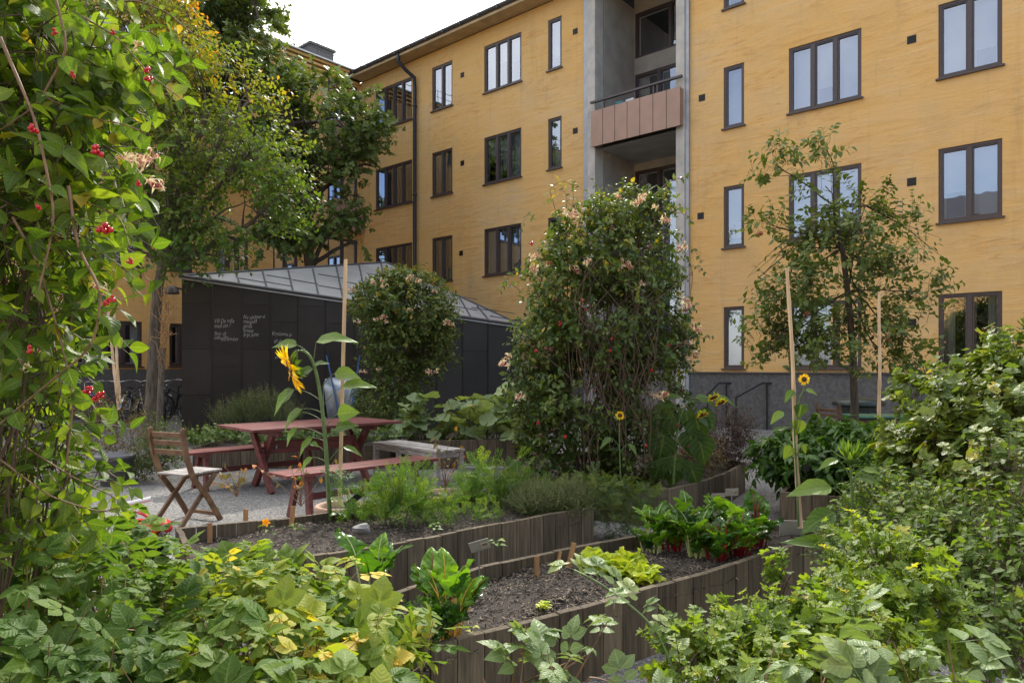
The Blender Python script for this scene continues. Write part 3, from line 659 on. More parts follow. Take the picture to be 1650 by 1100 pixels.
sp2=Soup(); sp2.add([PF.P(0,0,0),PF.P(PLn,0,0),PF.P(PLn,zr,0),PF.P(0,zl,0),PF.P(0,0,-5),PF.P(PLn,0,-2.5),PF.P(PLn,zr,-2.5),PF.P(0,zl,-5)],[[0,1,2,3],[0,3,7,4],[1,5,6,2],[4,7,6,5]])
part('cladding',sp,M['zinc'],pv); part('wall',sp2,M['zinc'],pv)
for i in range(1,len(A)-1):
    pass
sp=Soup()
for i in range(1,len(A)-1): sp.beam(PF.P(A[i],0,.02),PF.P(A[i],etop(A[i])-.03,.02),.014,.03,NO)
part('seam',sp,M['zinc'],pv)
Ra=PF.P(-.05,zl,.06); Rb=PF.P(PLn+.05,zr,.06); Rp=pt(622,423,18.2)
rn=nrm(np.cross(Rb-Ra,Rp-Ra)); 
if rn[2]<0: rn=-rn
Rback=Rp+np.array([-2.5,2.5,-1.2])
sp=Soup(); lo=np.array([0,0,-.06])
sp.add([Ra,Rb,Rp,Ra+lo,Rb+lo,Rp+lo,PF.P(0,zl,-5.2),PF.P(PLn,zr,-2.6)],[[0,1,2,2][:3]+[2],[0,3,4,1]] and [[0,1,2]])
sp.add([Ra,Rb,Rb+lo,Ra+lo],[[0,1,2,3]]); sp.add([Ra,Rp,PF.P(0,zl,-5.2)],[[0,1,2]]); sp.add([Rb,Rp,PF.P(PLn,zr,-2.6)],[[0,1,2]]); sp.add([Rp,PF.P(0,zl,-5.2),PF.P(PLn,zr,-2.6)],[[0,1,2]])
rf=part('roof',sp,M['roofzinc'],pv)
def onroof(px,py):
    d=np.array([(px-825)/F,1,(HZ-py)/F]); o=np.array([0,0,H]); k=np.dot(Ra-o,rn)/np.dot(d,rn); return o+d*k+rn*.012
sp=Soup()
def up_at(px):  # top edge y
    return 445+(423-445)*(px-294)/(622-294) if px<622 else 423+(525-423)*(px-622)/(837-622)
def lo_at(px): return 446+(527-446)*(px-294)/(837-294)
for i in range(1,14):
    px=294+i*47.5-i*i*.72
    if px>825: break
    p2=px-3-i*1.4; ya,yb=lo_at(px)-1,up_at(p2)+1
    if yb<ya-3: sp.beam(onroof(px,ya),onroof(p2,yb),.03,.03,rn)
    if i>0 and ya-yb>16:
        for f_ in ((.38,.78) if i%2 else (.55,)):
            y=ya+(yb-ya)*f_; nx=px+40; sp.beam(onroof(px-1,y),onroof(nx,min(lo_at(nx)-2,y+7.0)),.012,.012,rn)
sp.beam(Ra+rn*.01,Rp+rn*.01,.05,.03,rn); sp.beam(Rp+rn*.01,Rb+rn*.01,.05,.03,rn); sp.beam(Ra+rn*.005+PN*.01,Rb+rn*.005+PN*.01,.06,.05,rn)
part('roof_seam',sp,M['seam'],pv)
def chalk(txt,px,py,size):
    cu=bpy.data.curves.new('chalk_writing','FONT'); cu.body=txt; cu.size=size*1.1; cu.shear=.25; cu.space_line=.75; cu.extrude=.0005; cu.offset=.0002; cu.resolution_u=2
    tmp=bpy.data.objects.new('t',cu); COL.objects.link(tmp); bpy.context.view_layer.update()
    me=bpy.data.meshes.new_from_object(tmp); COL.objects.unlink(tmp); bpy.data.objects.remove(tmp)
    a=pa(px); Yp=PC[1]+PA[1]*a; z=H+(HZ-py)/F*Yp; P=PF.P(a,z,.0225)
    n=len(me.vertices); co=np.zeros(n*3); me.vertices.foreach_get('co',co); co=co.reshape(-1,3); rr=rg(int(px))
    co[:,0]*=.62; co[:,1]+=.012*np.sin(co[:,0]*9+py)+.006*np.sin(co[:,0]*31); co[:,0]+=.004*np.sin(co[:,1]*40)
    W=P+co[:,0:1]*PA+co[:,1:2]*np.array([0,0,1])+co[:,2:3]*PN; W=W-wloc(pv); me.vertices.foreach_set('co',W.astype(np.float32).ravel()); me.materials.append(M['chalk'])
    o=bpy.data.objects.new('chalk_writing',me); link(o,pv); o['label']='white handwritten chalk text reading '+txt.replace('\n',' ')
chalk('Vill Du odla\nmed oss ?',345,520,.115); chalk('Skriv till\nodling@lgord.se',345,541,.10)
chalk('Nu såväxer vi\nmangold\ngurka\nkrasse\nbryt böna',392,513,.11); chalk('Kryddorna är',438,541,.105); chalk('till alla',441,553,.10); chalk('på väg',443,577,.09)
# wall lamp
sp=Soup(); L=PF.P(-.02,2.93,.1); sp.lathe([(.02,.16),(.09,.14),(.13,.05),(.135,0),(.12,0),(.0,.05)],L+np.array([-.16,0,-.1]),16); sp.beam(L+np.array([-.12,0,.03]),PF.P(0,2.93,-.02),.03,.03); o=part('wall_lamp',sp,M['gutter'],pv,True)
# ---------- raised beds ----------
RIM=.32
def rimpts(L,z=RIM): return [at(x,y,z)[:2] for x,y in L]
def resample(P,st):
    P=np.array(P,float); d=np.concatenate([[0],np.cumsum(np.linalg.norm(np.diff(P,axis=0),axis=1))]); n=max(1,int(round(d[-1]/st)))
    q=np.linspace(0,d[-1],n+1); return np.stack([np.interp(q,d,P[:,0]),np.interp(q,d,P[:,1])],1)
def bed(label,front,rest,seed,rim=RIM,loc=None,soilmat='soil',mulch=0,pw=.125):
    r=rg(seed); allp=list(front)+list(rest); c=np.mean(np.array(allp),0); o=thing('raised_bed',(c[0],c[1],0),label,'raised bed','plank sided raised beds')
    poly=[]
    sp=Soup(); th=.036
    loops=[np.array(front)]; 
    ring=[np.array(p) for p in front]+[np.array(p) for p in rest]+[np.array(front[0])]
    R=[]
    # split ring at sharp corners, resample each run
    run=[ring[0]]; runs=[]
    for i in range(1,len(ring)):
        run.append(ring[i])
        if i<len(ring)-1:
            a=nrm(ring[i]-ring[i-1]); b=nrm(ring[i+1]-ring[i])
            if np.dot(a,b)<.86: runs.append(run); run=[ring[i]]
    runs.append(run)
    full=[]
    for rn_ in runs:
        q=resample(rn_,pw)
        for i in range(len(q)-1):
            a,b=q[i],q[i+1]; d=nrm(b-a); L=np.linalg.norm(b-a)-.004; n=np.array([d[1],-d[0]])
            m=(a+b)/2; 
            if np.dot(n,m-c)<0: n=-n
            h=rim+float(r.normal()*.0022); off=float(r.normal()*.0015)
            cc=m-n*(th/2)+n*off
            sp.box((cc[0],cc[1],h/2-.02),(L,th,h+.04),((d[0],d[1],0),(n[0],n[1],0),(0,0,1)),float(r.uniform(0,1)))
        full+=list(q[:-1])
    part('plank_wall',sp,M['plank'],o,bev=.0025)
    P=np.array(full); cc=P.mean(0); s2=Soup(); rings=[]; fr=np.linspace(1,0,26); zs=rim-.075
    for f in fr:
        q=cc+(P-cc)*(f*1.0)-0*P
        if f==1: q=P+(cc-P)*.0+0
        z=zs+.028*gapnoise(np.column_stack([q,np.zeros(len(q))]),5.0,seed)+.012*gapnoise(np.column_stack([q,np.ones(len(q))]),23.0,seed)+.02*(1-f)
        rings.append(np.column_stack([q,z]))
    V=np.array(rings).transpose(1,0,2); V=np.concatenate([V,V[:1]],0); s2.add(V.reshape(-1,3),quadgrid(len(P),25)[:,::-1])
    part('soil',s2,M['soil'],o,True)
    if mulch:
        n=mulch; k=r.integers(len(P),size=n); f=r.uniform(0,1,n)**.5*.96; q=cc+(P[k]-cc)*f[:,None]+r.normal(size=(n,2))*.02; q=np.where(np.abs((q-cc)).sum(1)[:,None]>9,cc,q)
        z=zs+.028*gapnoise(np.column_stack([q,np.zeros(n)]),5.0,seed)+.02*(1-f)+.008
        bv=np.array([[x,y,zz] for x in(-.5,.5) for y in(-.5,.5) for zz in(-.5,.5)]); bf=np.array([[0,1,3,2],[4,6,7,5],[0,4,5,1],[2,3,7,6],[0,2,6,4],[1,5,7,3]])
        d=nrm(r.normal(size=(n,3))*np.array([1,1,.35])); R_=frames(d,nrm(np.array([0,0,1])+r.normal(size=(n,3))*.4))
        S_=np.stack([r.uniform(.002,.006,n),r.uniform(.006,.03,n),r.uniform(.001,.004,n)],1)
        m=Soup().inst((bv,bf,np.zeros((8,2))),np.column_stack([q,z]),R_,S_,r.uniform(0,1,n)**1.5); mo=part('mulch',m,M['mulch'],o); mo['kind']='stuff'
    return o,P,zs
bedA_f=rimpts([(500,1135),(591,1068),(667,1052),(750,1026),(833,1006),(943,979),(1055,946),(1150,921),(1223,895),(1277,879),(1335,855)])
bedA_b=rimpts([(1262,841),(1201,836),(1120,845),(1026,861),(975,870),(892,886),(819,901),(775,910),(640,950),(480,1010)])
bA=bed('near curved plank bed holding lettuces and red stemmed chard',bedA_f,bedA_b,11,mulch=9000)
bedB_f=rimpts([(330,945),(460,903),(559,888),(635.5,876),(718,861),(791,846),(850,836),(888,828),(957,817)])
bedB_b=rimpts([(925,789),(800,793),(650,806),(490,830),(390,840),(282,850)])
bB=bed('second curved plank bed with the tall sunflower and carrots',bedB_f,bedB_b,12,mulch=6000)
bedC_f=rimpts([(1044,788),(1077,788),(1114,780.5),(1161,766),(1180,757),(1201,745)])
bedC_b=[(2.3,8.7),(1.2,8.9),(.1,8.4),(-.1,7.2),(.4,6.5)]
bC=bed('curved plank bed beside the flowering arbour, with drooping sunflowers',bedC_f,bedC_b,13,mulch=800)
bedD_f=[(2.26,5.92),(2.79,5.66),(3.6,5.4),(5.4,5.1)]
bD=bed('grey plank bed right of the gravel path, under pepper plants',bedD_f,[(6,7.4),(3.9,8.0),(3.2,7.6)],14,mulch=800)
a0=at(310,757); a1=at(628,752)
bE=bed('straight low plank bed behind the red picnic table',[a0[:2],a1[:2]],[a1[:2]+[.1,1.3],a0[:2]+[-.1,1.3]],15,rim=.30)
a0=at(650,757); a1=at(829,752)
bF=bed('grey plank bed overflowing with squash leaves in front of the pavilion',[a0[:2],a1[:2]],[a1[:2]+[.5,1.6],a0[:2]+[-.1,1.7]],16,rim=.385)
sp=Soup(); q=at(800,757); sp.box((q[0]+.0,q[1]-.03,.02),(.9,.12,.06)); tag(reloc(part('kerb_stone',sp,M['stone'],None,bev=.006),(q[0],q[1],0)),'pale stone edging laid on gravel below the squash bed','kerb stone')
# ---------- furniture ----------
def axes(d): d=nrm(np.array([d[0],d[1],0.])); return d,np.array([-d[1],d[0],0.])
def picnic_table(c,d,L,W,hh,label):
    a,b=axes(d); o=thing('picnic_table',c,label,'table'); c=np.array(c,float); up=np.array([0,0,1.])
    sp=Soup(); n=8; w=W/n; r=rg(2)
    for i in range(n): sp.box(c+b*(-W/2+w*(i+.5))+up*(hh-.014),(L,w-.008,.028),(a,b,up),float(r.random()))
    part('tabletop',sp,M['redwood'],o,bev=.002)
    sp=Soup()
    for s in(-1,1): sp.box(c+a*s*(L/2-.33)+up*(hh-.062),(.045,W*.86,.07),(a,b,up)); 
    sp.box(c+up*(hh-.062),(.045,W*.8,.07),(a,b,up)); sp.box(c+up*(hh-.25),(L-.7,.04,.14),(a,b,up)); part('brace',sp,M['redwood'],o,bev=.002)
    for s in(-1,1):
        for q in(-1,1):
            k=c+a*(s*(L/2-.33)+q*.045); sp=Soup(); t0=k+b*q*W*.33; t1=k-b*q*W*.20
            sp.beam(t0+up*.0,t1+up*(hh-.03),.045,.095,a if False else b,.4); part('leg',sp,M['redwood'],o,bev=.002)
    return o
def bench(c,d,L,W,hh,label,mat='redwood',name='bench',cat='bench',grp=None):
    a,b=axes(d); o=thing(name,c,label,cat,grp); c=np.array(c,float); up=np.array([0,0,1.]); r=rg(4)
    sp=Soup(); n=4 if mat=='redwood' else 6; w=W/n
    for i in range(n): sp.box(c+b*(-W/2+w*(i+.5))+up*(hh-.014),(L,w-.008,.028),(a,b,up),float(r.random()))
    part('seat',sp,M[mat],o,bev=.002)
    if mat=='redwood':
        sp=Soup(); sp.box(c+up*(hh*.45),(L-.6,.03,.06),(a,b,up))
        for s in(-1,1): sp.box(c+a*s*(L/2-.25)+up*(hh-.055),(.04,W*.9,.05),(a,b,up))
        part('stretcher',sp,M[mat],o,bev=.002)
        for s in(-1,1):
            for q in(-1,1):
                k=c+a*s*(L/2-.25); sp=Soup(); sp.beam(k+b*q*(W*.48)+a*s*.03,k+b*q*(W*.22)+up*(hh-.03),.04,.07,b); part('leg',sp,M[mat],o,bev=.002)
    else:
        sp=Soup()
        for s in(-1,1): sp.box(c+b*s*(W/2-.03)+up*(hh-.06),(L-.14,.03,.06),(a,b,up)); sp.box(c+a*s*(L/2-.04)+up*(hh-.06),(.03,W-.14,.06),(a,b,up)); sp.box(c+a*s*(L/2-.04)+up*.06,(.03,W-.14,.05),(a,b,up))
        part('seat_frame',sp,M[mat],o,bev=.002)
        for s in(-1,1):
            for q in(-1,1): sp=Soup(); sp.box(c+a*s*(L/2-.04)+b*q*(W/2-.04)+up*((hh-.03)/2),(.055,.055,hh-.03),(a,b,up)); part('leg',sp,M[mat],o,bev=.003)
    return o
tn,tr=at(407,693,.72),at(648,678,.72); tl=at(330,683,.72)
td=tr-tn; ta,tb=axes(td); W_=1.0
tcn=(tn+tr)/2+tb*W_/2; tcn[2]=0
pt_=picnic_table(tcn,td,np.linalg.norm(td),W_,.72,'red stained slatted picnic table on crossed legs, standing on the gravel')
sp=Soup(); sp.lathe([(0,.004),(.016,.004),(.02,0)],tcn-tb*.022+ta*-.45+np.array([0,0,.47]),14,axis=-tb,sx=1.4,sy=.8); part('maker_plate',sp,M['chrome'],pt_)
b0,b1=at(463,767,.44),at(707,738,.44); bd=b1-b0; ba,bb=axes(bd); c_=(b0+b1)/2+bb*.19; c_[2]=0
bench(c_,bd,np.linalg.norm(bd),.38,.44,'red slatted bench on the near side of the picnic table, in front of it',grp='red benches beside the table')
b2=at(279,727,.44); c_=b2+ba*.90-bb*.12; c_[2]=0
bench(c_,bd,1.75,.36,.44,'red slatted bench on the far side of the picnic table, behind the chair',grp='red benches beside the table')
g0,g1=at(704,727,.42),at(600,711.5,.42); gd=g1-g0; ga,gb=axes(gd); c_=(g0+g1)/2-gb*.2; c_[2]=0
bench(c_,gd,np.linalg.norm(gd),.42,.42,'silver grey slatted low bench right of the red picnic table','greywood')
def folding_chair(c,fd,label,mat,hh=.84,name='folding_chair',w=.40):
    f,s=axes(fd); s=-s; o=thing(name,c,label,'chair'); c=np.array(c,float); up=np.array([0,0,1.])
    P=lambda a,b,z: c+f*a+s*b+up*z
    for q in(-1,1):
        sp=Soup(); pr=[P(.20,q*w/2,0),P(.06,q*w/2,.22),P(-.10,q*w/2,.42),P(-.17,q*w/2,.62),P(-.205,q*w/2,hh)]
        for i in range(4): sp.beam(pr[i],pr[i+1]+(pr[i+1]-pr[i])*.03,.026,.045,f,.5)
        sp.ball(pr[-1],(.014,.014,.02),8); part('backrest_post',sp,M[mat],o,bev=.003)
        sp=Soup(); sp.beam(P(-.20,q*(w/2-.035),0),P(.17,q*(w/2-.035),.42),.024,.04,f,.4); part('leg',sp,M[mat],o,bev=.002)
    sp=Soup(); r=rg(1)
    for i in range(8): a=-.14+i*.052; sp.box(P(a,0,.445),(.042,w-.06 if i else w-.06,.016),(f,s,up),float(r.random()))
    part('seat',sp,M['greywood'] if mat=='chairwood' else M[mat],o,bev=.002)
    sp=Soup(); sp.box(P(.05,0,.425),(.38,w-.1,.02),(f,s,up)) if False else None
    for q in(-1,1): sp.box(P(.04,q*(w/2-.06),.426),(.38,.022,.028),(f,s,up))
    part('seat_frame',sp,M[mat],o)
    sp=Soup()
    for z,hz in((.79,.045),(.72,.045),(.64,.045)): 
        a=-.17-(z-.62)*.16; sp.box(P(a-.0,0,z),(.018,w-.03,hz),(nrm(f+up*.15),s,nrm(up-f*.15)))
    part('backrest',sp,M[mat],o,bev=.003)
    sp=Soup(); sp.beam(P(.17,-w/2,.06),P(.17,w/2,.06),.022,.03); sp.beam(P(-.17,-w/2+.04,.035),P(-.17,w/2-.04,.035),.022,.022); part('stretcher',sp,M[mat],o)
    return o
cc_=(at(248,843)+at(316,846)+at(283,836)+at(353,838))/4
folding_chair(cc_,(.42,.9),'brown wooden folding chair with slatted grey seat on the gravel, left of the picnic table','chairwood')
q=at(1350,702); q=pt(1352,592+F*H/9.6,9.6)
folding_chair(q,(.9,.35),'dark brown folding chair by the grey plinth, left of the green table','brownwood',.88)
# green table and bin by the wall
o=thing('garden_table',pt(1425,592+F*H/9.4,9.4),'green topped table near the plinth behind the slender tree','table'); b=np.array(o.location)
sp=Soup(); sp.box(b+[0,0,.72],(.95,.62,.03)); part('tabletop',sp,M['green'],o,bev=.01)
sp=Soup(); sp.box(b+[0,0,.66],(.85,.52,.07)); part('apron',sp,M['brownwood'],o)
for x in(-1,1):
    for y in(-1,1): sp=Soup(); sp.box(b+[x*.4,y*.24,.32],(.05,.05,.64)); part('leg',sp,M['brownwood'],o)
b=pt(1383,592+F*H/10.6,10.6); o=thing('waste_bin',b,'dark green plastic bin with lid behind the green table','bin')
sp=Soup(); sp.lathe([(.0,0),(.26,.0),(.33,.8),(.0,.8)],b,4,t=.5); part('body',sp,M['gbin'],o,bev=.02); sp=Soup(); sp.lathe([(.36,.8),(.37,.84),(.3,.9),(0,.92)],b,16); part('lid',sp,M['gbin'],o,True)
# handrails
for k,(pts,lab) in enumerate((([(1140,636,625),(1158,617,0),(1189,617,0)],'black iron handrail against the plinth, nearer the arbour'),([(1186,640,0),(1228,617,0),(1247,617,0)],'black iron handrail against the plinth, left of the slender tree'))):
    Y=16.0-k*.6; P=[pt(x,y,Y) for x,y,_ in pts]; o=thing('handrail',(P[1][0],P[1][1],0),lab,'handrail'); sp=Soup(); 
    sp.tube([P[0],P[1]],.022,6); sp.tube([P[1],P[2]],.022,6); part('rail',sp,M['metaldk'],o); sp=Soup(); m=(P[1]*.6+P[2]*.4); sp.tube([m,(m[0],m[1],0)],.018,6); sp.tube([P[0],(P[0][0],P[0][1],0)],.018,6); part('post',sp,M['metaldk'],o)
# wheelbarrow leaning upright on pavilion
b=PF.P(pa(550),0,.38); ax=(PA,PN,np.array([0,0,1.])); o=thing('wheelbarrow',b,'galvanised wheelbarrow with blue handles, tipped up against the dark pavilion','wheelbarrow')
def PB(x,d,z): return b+PA*x+PN*d+np.array([0,0,z])
sp=Soup(); 
prof=[]
nx,nz=14,16
V=[];
for i in range(nz+1):
    v=i/nz
    for j in range(nx+1):
        u=-1+2*j/nx; wv=.39*(1-.22*(1-v)**1.5)*(1-.18*max(0,v-.8)*5*.4); rr=(abs(u)**4+abs(2*v-1)**5)**.5
        V.append(PB(u*wv,.22*(1-min(1,rr)**1.3)-.02,.28+v*.86))
sp.add(V,quadgrid(nz,nx)); part('tub',sp,M['galv'],o,True)
sp=Soup(); ring=[PB(math.copysign(abs(math.cos(t))**.35,math.cos(t))*.395,-.03,.71+math.copysign(abs(math.sin(t))**.35,math.sin(t))*.44) for t in np.linspace(0,2*math.pi,33)]; sp.tube(ring,.014,6,cap=False); part('rim',sp,M['galv'],o,True)
for s in(-1,1): sp=Soup(); sp.tube([PB(s*.34,.02,1.62) ,PB(s*.27,.16,1.25),PB(s*.15,.27,.6),PB(s*.05,.25,.15)],.017,7); h=part('handle',sp,M['blue'],o,True); sp=Soup(); sp.tube([PB(s*.305,.015,1.72),PB(s*.30,.02,1.58)],.02,7); part('grip',sp,M['rubber'],h,True)
sp=Soup(); sp.lathe([(.10,-.035),(.17,-.04),(.2,0),(.17,.04),(.1,.035)],PB(0,.22,.2),20,axis=PA); wh=part('tyre',sp,M['rubber'],o,True); sp=Soup(); sp.lathe([(0,-.03),(.1,-.035),(.1,.035),(0,.03)],PB(0,.22,.2),14,axis=PA); part('rim',sp,M['blue'],wh)
# bicycles
def bicycle(c,d,label,frame,seed):
    a,b_=axes(d); c=np.array(c,float); o=thing('bicycle',c,label,'bicycle','bicycles parked by the left wing'); up=np.array([0,0,1.]); P=lambda x,z,y=0: c+a*x+b_*y+up*z
    for s,x in((1,.52),(-1,-.52)):
        sp=Soup(); t=np.linspace(0,2*math.pi,33); sp.tube([P(x+.335*math.cos(q),.345+.335*math.sin(q)) for q in t],.018,6,cap=False); w_=part('tyre',sp,M['rubber'],o,True)
        sp=Soup(); sp.tube([P(x+.315*math.cos(q),.345+.315*math.sin(q)) for q in t],.008,5,cap=False)
        for k in range(20): q=k*math.pi/10; sp.tube([P(x,.345,.02*(-1)**k),P(x+.31*math.cos(q+.2),.345+.31*math.sin(q+.2))],.0016,3,cap=False)
        sp.tube([P(x,.345,-.05),P(x,.345,.05)],.018,6); part('rim',sp,M['chrome'],w_,True)
        sp=Soup(); tt=np.linspace(.15*math.pi,.95*math.pi,14) if s<0 else np.linspace(.1*math.pi,.75*math.pi,12); V=[[P(x+.37*math.cos(q),.345+.37*math.sin(q),y) for y in(-.03,-.015,.015,.03)] for q in tt]; sp.add(np.array(V).reshape(-1,3),quadgrid(len(tt)-1,3)); part('mudguard',sp,M['metaldk'] if seed%2 else M['chrome'],o,True)
    sp=Soup(); bb=P(-.08,.29); st=P(-.22,.82); hd=P(.36,.80); hl=P(.40,.62)
    for p,q,w in((bb,st,.015),(bb,hl,.018),(P(-.2,.68),hd,.014),(hd,hl,.018),(hl,P(.52,.345),.013)): sp.tube([p,q],w,7)
    for y in(-.05,.05): sp.tube([bb,P(-.52,.345,y)],.009,5); sp.tube([P(-.2,.72),P(-.52,.345,y)],.008,5)
    part('frame',sp,M[frame],o,True)
    sp=Soup(); V=[]
    for i in range(9):
        u=i/8; wd=.02+.075*max(0,(1-u*1.5))**.8 if u<.66 else .02
        for j in range(5): y=-1+j/2; V.append(P(-.36+u*.26,.89-.02*y*y-.01*math.sin(u*3),y*wd))
    sp.add(V,quadgrid(8,4)); sp.tube([P(-.25,.87),st],.014,6); part('saddle',sp,M['rubber'],o,True)
    sp=Soup(); sp.tube([hd,P(.33,1.0)],.013,6); sp.tube([P(.18,1.03,-.28),P(.30,1.05,-.22),P(.36,1.03,-.08),P(.33,1.0,0),P(.36,1.03,.08),P(.30,1.05,.22),P(.18,1.03,.28)],.012,6); part('handlebar',sp,M['chrome'],o,True)
    sp=Soup(); sp.tube([P(.42,.88),P(.47,.88)],np.array([.035,.05]),10); part('headlight',sp,M['chrome'],o,True); sp=Soup(); sp.ball(P(-.88,.55),.03,8); part('rear_light',sp,M['red'],o,True)
    sp=Soup(); V=Soup(); sp.tube([P(-.78,.74,-.06),P(-.40,.74,-.06)],.007,5); sp.tube([P(-.78,.74,.06),P(-.40,.74,.06)],.007,5); sp.tube([P(-.75,.74,.06),P(-.54,.36,.05)],.006,5); sp.tube([P(-.75,.74,-.06),P(-.54,.36,-.05)],.006,5); part('carrier',sp,M['metaldk'],o,True)
    sp=Soup(); sp.lathe([(.06,-.006),(.095,-.004),(.095,.004),(.06,.006)],P(-.08,.29,.06),18,axis=b_); 
    for s in(-1,1): sp.tube([P(-.08,.29,.07*s),P(-.08+.16*s,.24,.08*s)],.009,5); sp.box(P(-.08+.16*s,.24,.11*s),(.08,.07,.02),(a,b_,up))
    part('crank',sp,M['metaldk'],o)
    return o
r=rg(21); bl=['black city bicycle with chrome mudguards, nearest the pavilion wall','black bicycle parked right behind the staked tree trunk','dark bicycle with upright chrome handlebar left of the staked trunk','blue framed bicycle between the two garden canes','grey bicycle parked left of the garden canes','black bicycle half hidden by berry leaves, second from the left','dark bicycle at the far left behind honeysuckle','chrome bicycle leaning toward the tree trunk']
for k,(px,off) in enumerate(((282,1.3),(262,1.9),(218,1.2),(190,1.7),(152,1.2),(120,1.7),(78,1.3),(236,1.5))):
    g_=gs(px); c=C0+GE*g_+GN*off; u=(px-825)/F; Yb=gY(px)-1.6*1.0; c=np.array([u*Yb,Yb,0]); dd=GN*(1 if k%2 else -1)+GE*float(r.normal()*.35)+np.array([.2,0,0])
    bicycle(c,dd,bl[k],['metaldk','metaldk','chrome','blue','galv','metaldk','metaldk','chrome'][k],k)
# stakes
def cane(a,b,rad,label,cat='garden cane',grp='bamboo canes',mat='stake',name='garden_cane'):
    a=np.array(a);b=np.array(b); sp=Soup(); m=24; t=np.linspace(0,1,m); P=a+(b-a)*t[:,None]; P=P+0.004*np.sin(t*9+a[0])[:,None]*np.array([1,0,0]); rr=np.full(m,rad)*(1-.25*t)
    rr[::4]*=1.22; sp.tube(P,rr,8); return tag(reloc(part(name,sp,M[mat],None,True),a),label,cat,grp)
sp=Soup(); a_=pt(547,815,5.25);b_=pt(557,418,5.25); sp.beam(a_,b_,.026,.014,(0,1,0)); tag(reloc(part('wooden_stake',sp,M['stake'],None,bev=.002),a_),'tall square wooden stake behind the large sunflower','stake')
cane(pt(1289,850,4.5),pt(1269,432,4.5),.0145,'tall leaning cane tied beside the slim sunflower')
cane(pt(1417,700,6.4),pt(1417,470,6.4),.016,'upright cane right of the slender apple tree trunk')
cane(pt(191,660,9.5),pt(173,488,9.5),.02,'leaning cane on the left, the taller of the pair before the bicycles')
cane(pt(193,650,9.9),pt(184,502,9.9),.02,'thicker short cane on the left, right one of the pair before the bicycles')
# tags
def plantag(px,py,Y,h,w,label,lean=(0,0)):
    a=pt(px,py,Y); sp=Soup(); b=a+np.array([lean[0],lean[1],h]); sp.beam(a-[0,0,.05],b,.004,w,(1,0,.0)); return tag(reloc(part('plant_label',sp,M['tag'],None,bev=.001),a),label,'plant label','wooden plant labels stuck in the soil')
Yt=lambda py,z: (H-z)*F/(py-HZ)
zs=.27
for px,py,hpx,lean,lab in ((338,862,20,(0,0),'short square wooden label at the left end of the second bed'),(396,848,28,(0,0),'upright wooden label in the second bed left of the orange flower'),(468,848,33,(.02,0),'wooden label tilted right near the red bench leg'),(866,926,31,(-.004,0),'upright numbered wooden label in the near bed, leftmost of three'),(893,920,32,(.035,0),'small leaning wooden label in the near bed, middle of three'),(912,914,40,(.045,0),'leaning wooden label in the near bed next to the lettuce')):
    Y=Yt(py,zs); plantag(px,py,Y,hpx*Y/F,8.0*Y/F if px not in(893,) else .016,lab,lean)
def sign(px,py0,py1,Y,w,h,label,tilt=0,txt='salvia',mat='clear',stakemat='galv'):
    a=pt(px,py1,Y); c=pt(px,py0,Y); o=thing('plant_sign',a,label,'plant sign'); t=math.radians(tilt); ex=np.array([math.cos(t),-.15,math.sin(t)]); ex=nrm(ex); ez=nrm(np.array([-math.sin(t),-.25,math.cos(t)])); ey=nrm(np.cross(ez,ex)); 
    if ey[1]>0: ey=-ey
    sp=Soup(); sp.beam(a,c+ez*h*.3,.006,.012 if w>.1 else .004,(0,1,0)); part('post',sp,M[stakemat],o)
    sp=Soup(); sp.box(c+ey*.008,(w,.004,h),(ex,ey,ez)); pl=part('plate',sp,M[mat],o,bev=.001)
    if mat=='clear':
        sp=Soup(); q=c+ey*.0112+ex*w*.26; sp.box(q,(w*.36,.001,h*.42),(ex,ey,ez)); part('card',sp,M['card'],pl)
        sp=Soup()
        for i in range(9): sp.box(q+ey*.001+ex*(-.13+i*.033)*w,(w*.02,.0006,h*.14*(1+.5*(i%3))),(ex,ey,ez))
        part('lettering',sp,M['ink'],pl)
    return o
sign(773,877,955,3.55,.105,.056,'clear tilted plant sign with small printed card beside the left chard',18)
sign(1157,800,840,5.3,.10,.062,'clear plant sign in front of the curved bed, left of a similar one',3)
sign(1179,792,840,5.5,.10,.062,'clear plant sign in front of the curved bed, right of a similar one',3)
sign(571,803,850,4.95,.16,.045,'dark slate sign on a thin post, tilted, beside the carrots',38,mat='slate',stakemat='metaldk')
sign(1299,754,800,5.95,.055,.05,'small square dark sign on a thin pole among pepper leaves',0,mat='slate',stakemat='metaldk')
sp=Soup(); q=pt(1281,848,4.55); sp.box(q+[0,.05,-.03],(.16,.01,.12),(nrm([1,-.1,0]),nrm([.1,1,0]),(0,0,1))); tag(reloc(part('pale_board',sp,M['clear'],None,bev=.002),q),'small pale board standing at the far end of the near bed','board')
